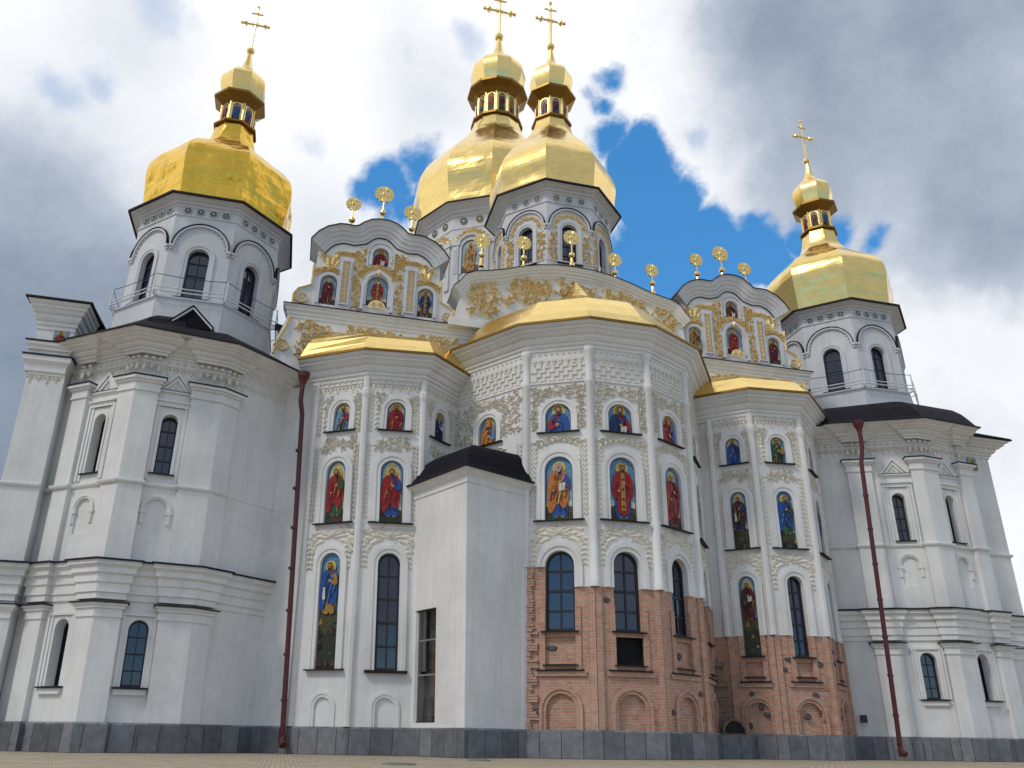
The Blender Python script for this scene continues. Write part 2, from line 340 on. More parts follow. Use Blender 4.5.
# ------------------------------------------------------------------ stucco relief motifs (in a wall frame)
def leaf(mb, fr, cx, cz, ang, ln, wd, h=.05, d=0.0):
    ca, sa = math.cos(ang), math.sin(ang)
    def q(x, y, dd): return fr.p(cx+x*ca-y*sa, cz+x*sa+y*ca, d+dd)
    o = [(0, 0), (.22, .42), (.55, .5), (.82, .28), (1, 0), (.82, -.28), (.55, -.5), (.22, -.42)]
    vs = [q(x*ln, y*wd, 0) for x, y in o]+[q(.18*ln, 0, h*.8), q(.55*ln, 0, h), q(.86*ln, 0, h*.55)]
    mb.add(vs, ((0, 1, 8), (1, 2, 9, 8), (2, 3, 10, 9), (3, 4, 10), (4, 5, 10), (5, 6, 9, 10), (6, 7, 8, 9), (7, 0, 8)))
def stroke(mb, fr, pts, wd, h=.05, d=0.0, taper=True):
    n = len(pts); L, R, M = [], [], []
    for i, (s, z) in enumerate(pts):
        a = pts[max(i-1, 0)]; b = pts[min(i+1, n-1)]; tx, ty = b[0]-a[0], b[1]-a[1]; l = math.hypot(tx, ty) or 1; nx, ny = -ty/l, tx/l
        w = wd*.5*((1-.55*i/(n-1)) if taper else 1)
        L.append(fr.p(s+nx*w, z+ny*w, d)); R.append(fr.p(s-nx*w, z-ny*w, d)); M.append(fr.p(s, z, d+h*(1 if not taper else 1-.3*i/(n-1))))
    mb.loft(L, M); mb.loft(M, R); mb.add([L[0], M[0], R[0]], ((0, 1, 2),)); mb.add([L[-1], M[-1], R[-1]], ((0, 1, 2),))
def bead(mb, fr, cx, cz, r, h=.06, d=0.0, n=8):
    vs = [fr.p(cx+r*math.cos(2*PI*k/n), cz+r*math.sin(2*PI*k/n), d) for k in range(n)]+[fr.p(cx+.6*r*math.cos(2*PI*k/n), cz+.6*r*math.sin(2*PI*k/n), d+h*.8) for k in range(n)]+[fr.p(cx, cz, d+h)]
    mb.add(vs, [(k, (k+1) % n, n+(k+1) % n, n+k) for k in range(n)]+[(n+k, n+(k+1) % n, 2*n) for k in range(n)])
def volute(mb, fr, cx, cz, r, a0, turns=1.25, sg=1, wd=.1, h=.06, d=0.0, tail=0.0, n=14):
    """spiral; starts on the outside at angle a0 and winds in"""
    pts = []
    for i in range(n+1):
        t = i/n; rr = r*(1-.78*t); an = a0+sg*2*PI*turns*t; pts.append((cx+rr*math.cos(an), cz+rr*math.sin(an)))
    if tail:
        tx, tz = -sg*math.sin(a0), sg*math.cos(a0)
        pts = [(pts[0][0]-tx*tail, pts[0][1]-tz*tail)]+pts
    stroke(mb, fr, pts, wd, h, d); bead(mb, fr, cx, cz, wd*.6, h*1.1, d, 6)
def chain(mb, fr, s, z0, z1, w=.26, step=.24, h=.05, d=0.0):
    n = max(1, round((z1-z0)/step)); st = (z1-z0)/n
    for i in range(n):
        z = z0+i*st
        for sg in (-1, 1):
            leaf(mb, fr, s+sg*w*.05, z+st*.2, PI/2-sg*.95, w*.5, st*.42, h, d); leaf(mb, fr, s+sg*w*.3, z+st*.75, PI/2+sg*.5, st*.6, st*.34, h, d)
        leaf(mb, fr, s, z+st*.45, PI/2, st*.6, st*.4, h*1.2, d)
def fan(mb, fr, cx, cz, w, h_, h=.06, d=0.0):
    """acanthus spread above a lower window arch; (cx,cz) is the crown of the arch"""
    bead(mb, fr, cx, cz+h_*.55, .13, h*1.4, d)
    for k in range(-2, 3): leaf(mb, fr, cx, cz+h_*.3, PI/2+k*.5, h_*.68, .2, h, d)
    for sg in (-1, 1):
        for x, y, a, l in ((.05, .75, .1, .4), (.2, .85, -.1, .4), (.36, .7, .2, .4), (.5, .72, -.2, .38), (.64, .6, .3, .3), (.66, .35, -.3, .35), (.22, .55, .5, .3), (.8, .35, -1.2, .3), (.8, -.3, -1.4, .3), (.72, -.42, -.5, .3)):
            leaf(mb, fr, cx+sg*x*w*.5, cz+y*h_, a if sg > 0 else PI-a, l*w*.5, .17, h*.8, d)
        for j, (x, y, a, l) in enumerate([(.1, .28, .15, .5), (.14, .45, .35, .45), (.3, .12, -.25, .42), (.42, .35, .1, .4), (.5, .05, -.5, .42), (.62, .22, -.15, .36), (.66, -.12, -.9, .4), (.75, .5, .5, .25), (.78, .02, -.6, .3)]):
            ang = a if sg > 0 else PI-a
            leaf(mb, fr, cx+sg*x*w*.5, cz+y*h_, ang, l*w*.5, .2, h, d)
        volute(mb, fr, cx+sg*w*.42, cz-.02*h_, .13, PI/2, 1.1, -sg, .07, h, d)
def drop(mb, fr, s, z0, z1, w=.22, h=.05, d=0.0):
    n = max(2, int((z1-z0)/.2)); st = (z1-z0)/n
    for i in range(n):
        z = z1-i*st; ww = w*(1-.5*i/n)
        for sg in (-1, 1): leaf(mb, fr, s, z, -PI/2+sg*.65, st*1.15, ww*.5, h, d)
        bead(mb, fr, s, z-st*.4, ww*.17, h*1.2, d, 6)
def crown(mb, fr, cx, zc, w, hgt, side=1.3, h=.07, d=0.0):
    """wreath of volutes round a small arched picture; zc crown of the arch"""
    for k in range(-2, 3): leaf(mb, fr, cx, zc+.08, PI/2+k*.42, .42, .15, h, d)
    bead(mb, fr, cx, zc+.16, .11, h*1.5, d)
    for sg in (-1, 1):
        volute(mb, fr, cx+sg*w*.23, zc+.12, .2, PI*.9 if sg > 0 else PI*.1, 1.2, -sg, .1, h, d)
        volute(mb, fr, cx+sg*w*.41, zc-.02, .2, PI*.6 if sg > 0 else PI*.4, 1.3, -sg, .1, h, d)
        leaf(mb, fr, cx+sg*w*.28, zc-.1, (-.5 if sg > 0 else PI+.5), .34, .15, h, d); leaf(mb, fr, cx+sg*w*.12, zc+.02, (.1 if sg > 0 else PI-.1), .3, .13, h, d)
        leaf(mb, fr, cx+sg*w*.34, zc+.26, (.6 if sg > 0 else PI-.6), .26, .12, h, d)
        x = cx+sg*w*.45; z = zc-.3; k = 0
        while z > zc-side:
            volute(mb, fr, x-sg*.02, z-.1, .12, PI/2, 1.1, sg if k % 2 else -sg, .08, h, d); leaf(mb, fr, x, z-.16, -PI/2+.5*sg*(1 if k % 2 else -1), .26, .13, h, d); z -= .3; k += 1
        volute(mb, fr, x, zc-side-.02, .15, PI*.5, 1.3, -sg, .09, h, d)
def garland(mb, fr, cx, z, w, sag, h=.06, d=0.0, hh=.3):
    """low arc of scrolls between two pictures"""
    n = 4
    for sg in (-1, 1):
        for i in range(n):
            t = (i+.5)/n; s = cx+sg*t*w*.46; zz_ = z-sag*t*t
            volute(mb, fr, s, zz_, hh*.36, PI*.5, 1.15, -sg if i % 2 else sg, .075, h, d, n=10)
            leaf(mb, fr, s, zz_-hh*.1, (-.3-.9*t if sg > 0 else PI+.3+.9*t), hh*.75, hh*.38, h, d); leaf(mb, fr, s, zz_+hh*.1, (.7-.8*t if sg > 0 else PI-.7+.8*t), hh*.7, hh*.36, h, d)
    for k in range(-1, 2): leaf(mb, fr, cx, z-hh*.2, PI/2+k*.6, hh*.9, hh*.4, h, d)
def foliage_fill(mb, fr, s0, s1, z0, z1, seed, h=.07, d=0.0, inside=None, r0=.17, dens=1.0):
    R = random.Random(seed); pts = []; area = (s1-s0)*(z1-z0); n = int(area/(r0*r0*4.2)*dens)
    tries = 0
    while len(pts) < n and tries < n*40:
        tries += 1; s = R.uniform(s0+r0*.6, s1-r0*.6); z = R.uniform(z0+r0*.6, z1-r0*.6)
        if inside and not inside(s, z): continue
        if all((s-a)**2+(z-b)**2 > (r0*1.55)**2 for a, b in pts): pts.append((s, z))
    for s, z in pts:
        sg = R.choice((-1, 1)); a0 = R.uniform(0, 2*PI); r = r0*R.uniform(.75, 1.15)
        volute(mb, fr, s, z, r, a0, 1.25, sg, r*.4, h, d, n=11)
        for k in range(4): leaf(mb, fr, s+r*.8*math.cos(a0+k*1.6), z+r*.8*math.sin(a0+k*1.6), a0+k*1.6+sg*.9, r*R.uniform(.8, 1.25), r*.5, h*R.uniform(.6, 1), d)
def meander(mb, fr, s0, s1, z0, z1, d=0.0, h=.05):
    rows = 5; rh = (z1-z0)/rows; L = s1-s0; n = max(2, round(L/.42)); st = L/n
    for r in range(rows-1):
        z = z0+r*rh
        for i in range(n):
            s = s0+i*st+(st*.5 if r % 2 else 0)
            if s+st*.62 > s1+.01: 
                if s+.1 < s1: slab(mb, fr, s, s1, z, z+rh*.36, d, d+h)
                continue
            slab(mb, fr, s, s+st*.68, z, z+rh*.36, d, d+h)
            slab(mb, fr, s+st*.54, s+st*.68, z+rh*.36, z+rh, d, d+h*.9)
    z = z0+(rows-1)*rh
    n2 = max(3, round(L/.28)); st = L/n2
    for i in range(n2):
        s = s0+(i+.5)*st; slab(mb, fr, s-st*.3, s+st*.3, z+rh*.45, z+rh, d, d+h*1.3); slab(mb, fr, s-st*.14, s+st*.14, z-rh*.2, z+rh*.45, d, d+h)
def fringe(mb, fr, s0, s1, zt, hh=.45, d=0.0, h=.05, step=.36):
    L = s1-s0; n = max(1, round(L/step)); st = L/n
    slab(mb, fr, s0, s1, zt-.05, zt, d, d+h*.8)
    for i in range(n):
        s = s0+(i+.5)*st; q = 1 if i % 2 == 0 else .72
        leaf(mb, fr, s, zt-.05, -PI/2, hh*q, st*.55, h, d)
        for sg in (-1, 1): volute(mb, fr, s+sg*st*.3, zt-.16, st*.2, PI/2, 1, sg, st*.17, h, d, n=8)
        bead(mb, fr, s, zt-hh*q*.95, .04, h, d, 6)
def studs(mb, fr, s0, s1, z, step=.3, r=.085, d=0.0):
    L = s1-s0; n = max(1, round(L/step)); st = L/n
    for i in range(n): bead(mb, fr, s0+(i+.5)*st, z, r, .07, d)
# ------------------------------------------------------------------ painted icons
def lerp_(a, b, t): return a+(b-a)*t
def clip(poly, xmin, xmax, ymin, ymax):
    for ax, lim, keep in ((0, xmin, 1), (0, xmax, -1), (1, ymin, 1), (1, ymax, -1)):
        out = []
        for i in range(len(poly)):
            a, b = poly[i-1], poly[i]; ia = (a[ax]-lim)*keep >= 0; ib = (b[ax]-lim)*keep >= 0
            if ia != ib:
                t = (lim-a[ax])/(b[ax]-a[ax]); out.append((a[0]+(b[0]-a[0])*t, a[1]+(b[1]-a[1])*t))
            if ib: out.append(b)
        poly = out
        if len(poly) < 3: return []
    return poly
def ell(cx, cy, rx, ry, n=16, a0=0, a1=2*PI): return [(cx+rx*math.cos(a0+(a1-a0)*i/n), cy+ry*math.sin(a0+(a1-a0)*i/n)) for i in range(n if a1-a0 > 6.2 else n+1)]
ICON_N = 0
def icon(parent, fr, cx, z0, z1, w, tunic, mantle, d=-.10, kind='full', hair='ic_hair', bg='sky', hat=None, attr=None, flip=False, arched=True, label=None, sl_w=0, sl_d=.18):
    """flat painted picture of a standing or half-length saint"""
    global ICON_N
    ICON_N += 1; R = random.Random(ICON_N*17); mb = MB(); H = z1-z0; hw = w/2; lay = [0]; f = -1 if flip else 1
    def put(poly, col, rectclip=True):
        lay[0] += 1
        q = clip(poly, -hw*.985, hw*.985, .005, H) if rectclip else poly
        if len(q) < 3: return
        mb.mat(col); panel(mb, fr, [(cx+x, z0+y) for x, y in q], (), d+lay[0]*.0025)
    lo_ = 0
    A = arch(0, 0, H, w, 14) if arched else rect(-hw, hw, 0, H)
    put(A, 'ic_rim' if bg != 'goldfull' else 'ic_ochre', False)
    ins = .05*w
    A2 = arch(0, 0, H-ins, w-2*ins, 14) if arched else rect(-hw+ins, hw-ins, 0, H-ins)
    put(A2, {'sky': 'ic_sky', 'gold': 'ic_sky', 'pale': 'ic_sky2', 'goldfull': 'ic_gold'}[bg], False)
    if bg == 'gold':
        put([(x, y) for x, y in ell(0, H*.72, hw*.78, H*.26, 20)], 'ic_pale'); put([(x, y) for x, y in ell(0, H*.74, hw*.62, H*.2, 20)], 'ic_gold')
    if kind == 'full':
        Fh = min(H*.86, w*2.5); sc = Fh
        if Fh*.36 > w*.8: sc = w*.8/.36
        by = max(H*.05, H*.93-sc*1.02) if H/w > 3 else max(H*.05, H*.9-sc*1.02)
        lo_ = max(0, by-H*.1)
        if bg in ('sky', 'pale', 'gold'):
            put([(-hw+ins, 0), (hw-ins, 0), (hw-ins, H*.46), (hw*.2, H*.43), (-hw*.3, H*.47), (-hw+ins, H*.45)], 'ic_sky2' if bg != 'gold' else 'ic_pale')
            put([(-hw+ins, 0), (hw-ins, 0), (hw-ins, H*.30), (hw*.4, H*.33), (-hw*.1, H*.29), (-hw+ins, H*.31)], 'ic_pale')
        put([(-hw+ins*.5, 0), (hw-ins*.5, 0), (hw-ins*.5, H*.2), (hw*.5, H*.235), (0, H*.2), (-hw*.5, H*.24), (-hw+ins*.5, H*.21)], 'ic_earth2')
        put([(-hw+ins*.5, 0), (hw-ins*.5, 0), (hw-ins*.5, H*.1), (hw*.3, H*.15), (-hw*.4, H*.12), (-hw+ins*.5, H*.16)], 'ic_earth')
        if lo_ > .2:
            put([(-hw+ins*.5, 0), (hw-ins*.5, 0), (hw-ins*.5, by+.03*sc), (hw*.4, by+.08*sc), (0, by+.02*sc), (-hw*.6, by+.1*sc), (-hw+ins*.5, by+.05*sc)], 'ic_earth2')
            put([(-hw+ins*.5, 0), (hw-ins*.5, 0), (hw-ins*.5, by*.7), (hw*.3, by*.8), (-hw*.2, by*.62), (-hw+ins*.5, by*.75)], 'ic_earth')
            for _ in range(16):
                x = R.uniform(-hw, hw*.8); y = R.uniform(0, by*.9); put([(x, y), (x+w*.2, y+.03), (x+w*.12, y+R.uniform(.1, .3)), (x+w*.03, y+.12)], R.choice(('ic_earth', 'ic_earth2', 'ic_green', 'ic_brown', 'ic_ochre', 'ic_black')))
        for _ in range(5): 
            x = R.uniform(-hw, hw*.8); put([(x, .02*H), (x+w*.16, .03*H), (x+w*.11, R.uniform(.06, .14)*H), (x+w*.03, .07*H)], R.choice(('ic_earth', 'ic_earth2', 'ic_green', 'ic_brown')))
    else:
        sc = w*2.15; by = H*.93-sc*.985
    def P(pts):
        n_ = len(pts)
        if 5 < n_ < 26 and not all(abs(math.hypot(*a)-math.hypot(*pts[0])) < 1e-9 for a in pts):
            o_ = []
            for i in range(n_):
                p0, p1, p2, p3 = pts[i-1], pts[i], pts[(i+1) % n_], pts[(i+2) % n_]
                for t in (0, .5): o_.append(tuple(.5*(2*p1[a]+(p2[a]-p0[a])*t+(2*p0[a]-5*p1[a]+4*p2[a]-p3[a])*t*t+(3*p1[a]-p0[a]-3*p2[a]+p3[a])*t**3) for a in (0, 1)))
            pts = o_
        return [(f*x*sc, by+y*sc) for x, y in pts]
    def folds(x0, x1, y0, y1, slant, c, nn):
        for q in range(nn):
            x = lerp_(x0, x1, (q+.5)/nn)+R.uniform(-.008, .008); a = R.uniform(y0, lerp_(y0, y1, .45)); b = R.uniform(lerp_(y0, y1, .55), y1); w_ = R.uniform(.01, .026); s_ = slant+R.uniform(-.03, .03)
            col = (dark.get(c, 'ic_black'), dark.get(c, 'ic_black'), lite.get(c, 'ic_ochre'), dark.get(c, 'ic_black'), c)[(q*3+ICON_N) % 5]
            m_ = (a+b)/2; put([(f*xx*sc, by+yy*sc) for xx, yy in ((x, a), (x+w_, a+.01), (x+s_*.5+w_*.8+.01, m_), (x+s_+w_*.2, b), (x+s_*.5-.004, m_))], col)
    dark = {'ic_red': 'ic_dred', 'ic_blue': 'ic_dblue', 'ic_orange': 'ic_brown', 'ic_ochre': 'ic_brown', 'ic_green': 'ic_black', 'ic_white': 'ic_grey', 'ic_brown': 'ic_black', 'ic_dred': 'ic_black', 'ic_dblue': 'ic_black', 'ic_purple': 'ic_black', 'ic_sky2': 'ic_blue'}
    lite = {'ic_red': 'ic_orange', 'ic_blue': 'ic_sky', 'ic_orange': 'ic_gold', 'ic_ochre': 'ic_gold', 'ic_green': 'ic_ochre', 'ic_white': 'ic_pale', 'ic_brown': 'ic_ochre', 'ic_dred': 'ic_red', 'ic_dblue': 'ic_blue', 'ic_purple': 'ic_dred', 'ic_sky2': 'ic_white'}
    hy = .905
    put([(x, y) for x, y in ell(0, by+hy*sc, .115*sc, .115*sc, 20)], 'ic_halo')
    put([(x, y) for x, y in ell(0, by+hy*sc, .098*sc, .098*sc, 20)], 'ic_gold')
    j = lambda a: a+R.uniform(-.012, .012)
    # feet, tunic, folds
    for sx_ in (-.05, .06): put(P(ell(sx_, .018, .035, .02, 8)), 'ic_skin')
    put(P([(j(-.13), .03), (-.05, .018), (.04, .03), (j(.13), .02), (j(.15), .3), (.125, .58), (.155, .72), (.13, .80), (.05, .845), (-.05, .845), (-.13, .80), (-.155, .72), (-.125, .58), (j(-.15), .3)]), tunic)
    folds(-.12, .12, .04, .6, .0, tunic, 11)
    for k in range(0):
        x = -.10+.05*k+R.uniform(-.01, .01); put(P([(x, .05), (x+.014, .05), (x+.01+R.uniform(-.02, .02), R.uniform(.4, .62)), (x+R.uniform(-.02, .02), .45)]), dark.get(tunic, 'ic_black') if k % 2 else lite.get(tunic, 'ic_ochre'))
    if hat != 'bishop':
        put(P([(-.165, .77), (-.07, .85), (-.02, .80), (.08, .62), (.165, .5), (.17, .33), (.13, .2), (.06, .16), (-.02, .28), (-.10, .12), (j(-.19), .08), (j(-.205), .4), (-.19, .62)]), mantle)
        put(P([(.165, .75), (.07, .85), (.05, .80), (.10, .68), (.14, .5), (.18, .5), (.19, .62)]), mantle)
        folds(-.185, -.02, .14, .74, .07, mantle, 9); folds(.0, .11, .24, .6, .05, mantle, 5); folds(-.10, .05, .6, .8, .06, mantle, 4)
        for k in range(0):
            x = -.18+.055*k; put(P([(x, .14+.05*k), (x+.016, .13+.05*k), (x+.07, .62-.02*k), (x+.05, .66-.02*k)]), dark.get(mantle, 'ic_black') if k % 2 == 0 else lite.get(mantle, 'ic_ochre'))
    else:
        put(P([(-.17, .74), (-.06, .85), (.06, .85), (.17, .74), (.2, .42), (.13, .34), (.09, .6), (.11, .1), (-.11, .1), (-.09, .6), (-.13, .34), (-.2, .42)]), mantle)
        folds(-.17, -.06, .36, .74, .03, mantle, 5); folds(.05, .16, .36, .74, -.03, mantle, 5)
        put(P([(-.035, .84), (.035, .84), (.045, .12), (-.045, .12)]), 'ic_ochre')
        for y in (.7, .52, .34, .2): put(P([(-.03, y), (.03, y), (.03, y-.02), (-.03, y-.02)]), 'ic_dred'); put(P([(-.01, y+.02), (.01, y+.02), (.01, y-.04), (-.01, y-.04)]), 'ic_dred')
    # arms and hands
    put(P([(.15, .76), (.19, .6), (.14, .53), (.03, .60), (.04, .65), (.12, .62), (.10, .74)]), tunic if hat != 'bishop' else mantle)
    put(P([(.04, .66), (-.005, .655), (-.02, .63), (.0, .60), (.04, .595)]), 'ic_skin')
    put(P([(-.07, .50), (-.11, .49), (-.115, .46), (-.07, .455)]), 'ic_skin')
    if attr == 'staff': put(P([(.145, .02), (.155, .02), (.10, .98), (.09, .98)]), 'ic_brown')
    if attr == 'cross':
        put(P([(.10, .2), (.125, .2), (.125, 1.0), (.10, 1.0)]), 'ic_brown'); put(P([(.04, .9), (.19, .93), (.19, .9), (.04, .87)]), 'ic_brown')
    if attr == 'book':
        put(P([(.0, .46), (.11, .48), (.12, .62), (.01, .60)]), 'ic_white'); put(P([(.055, .47), (.06, .47), (.07, .61), (.06, .61)]), 'ic_brown')
    if attr == 'scroll': put(P([(-.12, .5), (-.08, .5), (-.06, .28), (-.11, .25), (-.13, .3)]), 'ic_white')
    # head
    put(P([(-.028, .82), (.028, .82), (.03, .87), (-.03, .87)]), 'ic_skin')
    put(P(ell(0, hy+.012, .054, .064, 14)), hair)
    if hat == 'veil': put(P([(-.075, .80), (-.07, .93), (-.03, .985), (.03, .985), (.07, .93), (.075, .80), (.03, .82), (-.03, .82)]), mantle)
    put(P(ell(0, hy-.003, .037, .053, 14)), 'ic_skin')
    if hat != 'veil':
        put(P([(-.037, hy-.01), (-.02, hy-.03), (.02, hy-.03), (.037, hy-.01), (.034, hy-.06), (.01, hy-.095), (-.01, hy-.095), (-.034, hy-.06)]), hair)
        put(P([(-.012, hy-.036), (.012, hy-.036), (.008, hy-.044), (-.008, hy-.044)]), 'ic_dred')
    for sx_ in (-.016, .016): put(P(ell(sx_, hy+.004, .007, .004, 6)), 'ic_black')
    put(P([(-.004, hy), (.004, hy), (.007, hy-.022), (-.007, hy-.022)]), 'ic_brown')
    if hat in ('crown', 'bishop'):
        put(P([(-.045, .935), (.045, .935), (.055, .985), (.03, .975), (0, 1.01), (-.03, .975), (-.055, .985)]), 'ic_ochre'); put(P([(-.045, .935), (.045, .935), (.045, .95), (-.045, .95)]), 'ic_dred')
    if hat == 'hood': put(P([(-.05, .93), (-.03, .985), (.03, .985), (.05, .93), (.03, .95), (-.03, .95)]), 'ic_black')
    o = mb.build('icon', parent)
    if label: o['label'] = label
    if sl_w: sp = MB().mat('flashing'); sill(sp, fr, cx, z0+.02, sl_w, sl_d, .06); sp.build('sill', o)
    return o
# ------------------------------------------------------------------ windows
def window(parent, fr, cx, z0, z1, w, d=-.28, cols=2, rows=4, arched=True, fw=.09, name='window', sl_w=0, sl_d=.18, sl_h=.07, sl_o=0):
    mb = MB().mat('window_frame'); lp = arch(cx, z0, z1, w) if arched else rect(cx-w/2, cx+w/2, z0, z1)
    pr = [(0, d-.02), (0, d+.07), (-fw, d+.07), (-fw, d-.02)]
    curve_sweep(mb, fr, lp, pr, closed=True)
    for i in range(1, cols):
        s = cx-w/2+w*i/cols; slab(mb, fr, s-fw*.35, s+fw*.35, z0, z1-(.02 if i*2 == cols else w*.22), d, d+.06)
    for j in range(1, rows):
        z = z0+(z1-z0)*j/rows; t = fw*(.6 if j != 2 else .8); slab(mb, fr, cx-w/2+.01, cx+w/2-.01, z-t, z+t*.4, d+.001, d+.055)
    slab(mb, fr, cx-w/2+.004, cx+w/2-.004, z0+.003, z0+.1, d, d+.05)
    o = mb.build(name, parent)
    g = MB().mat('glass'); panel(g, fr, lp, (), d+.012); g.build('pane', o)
    if sl_w: sp = MB().mat('flashing'); sill(sp, fr.sh(0, sl_o), cx, z0+.01, sl_w, sl_d, sl_h); sp.build('sill', o)
    return o
# ------------------------------------------------------------------ placements read further down
FINIALS = [(-11.77, 24.43, 25.4, .39), (-10.27, 25.15, 26.3, .5), (-8.75, 24.46, 25.44, .46), (-5.06, 23.54, 24.4, .46), (-2.8, 23.75, 24.69, .42), (-.14, 24.4, 25.5, .47), (2.3, 23.7, 24.52, .42), (4.45, 23.4, 24.22, .4), (7.2, 24.45, 25.37, .41), (8.76, 24.98, 26.04, .5), (10.2, 24.37, 25.29, .42)]
PIPE_L = [(-13.1, -5.1, 14.9), (-13.1, -5.12, 14.0), (-12.97, -5.0, 13.4), (-12.65, -4.95, 0.2)]; HOP_L = (-13.1, -5.1, 15.2)
PIPE_R = [(13.75, -6.85, 14.9), (13.75, -6.85, 14.0), (13.65, -6.72, 13.2), (13.3, -6.6, 0.15)]; HOP_R = (13.75, -6.85, 15.25)
COVERS = [(-9.86, -17.2, .42, 'dark iron manhole cover in the paving, the one nearer the camera'), (-6.7, -12.6, .42, 'dark iron manhole cover in the paving, the one nearer the white annex')]
TREES = [(60, 30, 16, 4, 'bare tree with reddish buds beyond the right end of the cathedral')]
# ------------------------------------------------------------------ ground
g = MB().mat('paving'); g.add([(-900, -900, 0), (900, -900, 0), (900, 900, 0), (-900, 900, 0)], ((0, 1, 2, 3),))
go = g.build('plaza'); go['kind'] = 'structure'
# ------------------------------------------------------------------ the cathedral
CATH = bpy.data.objects.new('cathedral', None); COL.objects.link(CATH); CATH.location = (0, 0, 0)
CATH['label'] = 'white baroque cathedral with golden onion domes, painted icons and bare brick apse bases'; CATH['category'] = 'cathedral'

EAVE_C = [(-6.9, -5.0), (-4.28, -8.7), (-1.53, -10.2), (1.53, -10.2), (4.28, -8.7), (6.9, -5.0)]
WC = off(EAVE_C, -.8)
WL0 = off([(-13.45, -4.9), (-10.65, -6.8), (-7.65, -7.1), (-5.6, -5.2)], -.75)
WL = [(-12.42, -4.70), WL0[1], WL0[2], WL0[3]]
WR0 = off([(6.18, -6.4), (7.3, -7.6), (10.4, -7.9), (12.9, -5.55)], -.75)
WR = [(6.22, -5.55), WR0[1], WR0[2], WR0[3]]
CORN = [(0, 0), (.06, .02), (.06, .16), (.14, .2), (.14, .32), (.22, .36), (.30, .48), (.30, .58), (.42, .64), (.54, .78), (.60, .80), (.60, .90), (.72, .96), (.80, 1.06)]
def cornice(mb, poly, z0, dz, dd, trim=True, caps=True):
    prof = [(d/.8*dd, z0+z/1.06*dz) for d, z in CORN]
    sweep(mb, poly, prof, caps)
def eave_trim(parent, poly, z, dd, matn, th=.1, name='eave'):
    mb = MB().mat(matn); sweep(mb, poly, [(dd-.25, z+.002), (dd+.07, z+.002), (dd+.07, z+th), (dd-.3, z+th+.05)], True); return mb.build(name, parent)

def plinth(parent, poly, d=.12, z=.95):
    mb = MB().mat('granite'); sweep(mb, poly, [(d, 0), (d, z-.06), (d-.06, z), (-.3, z)]); return mb.build('plinth', parent)

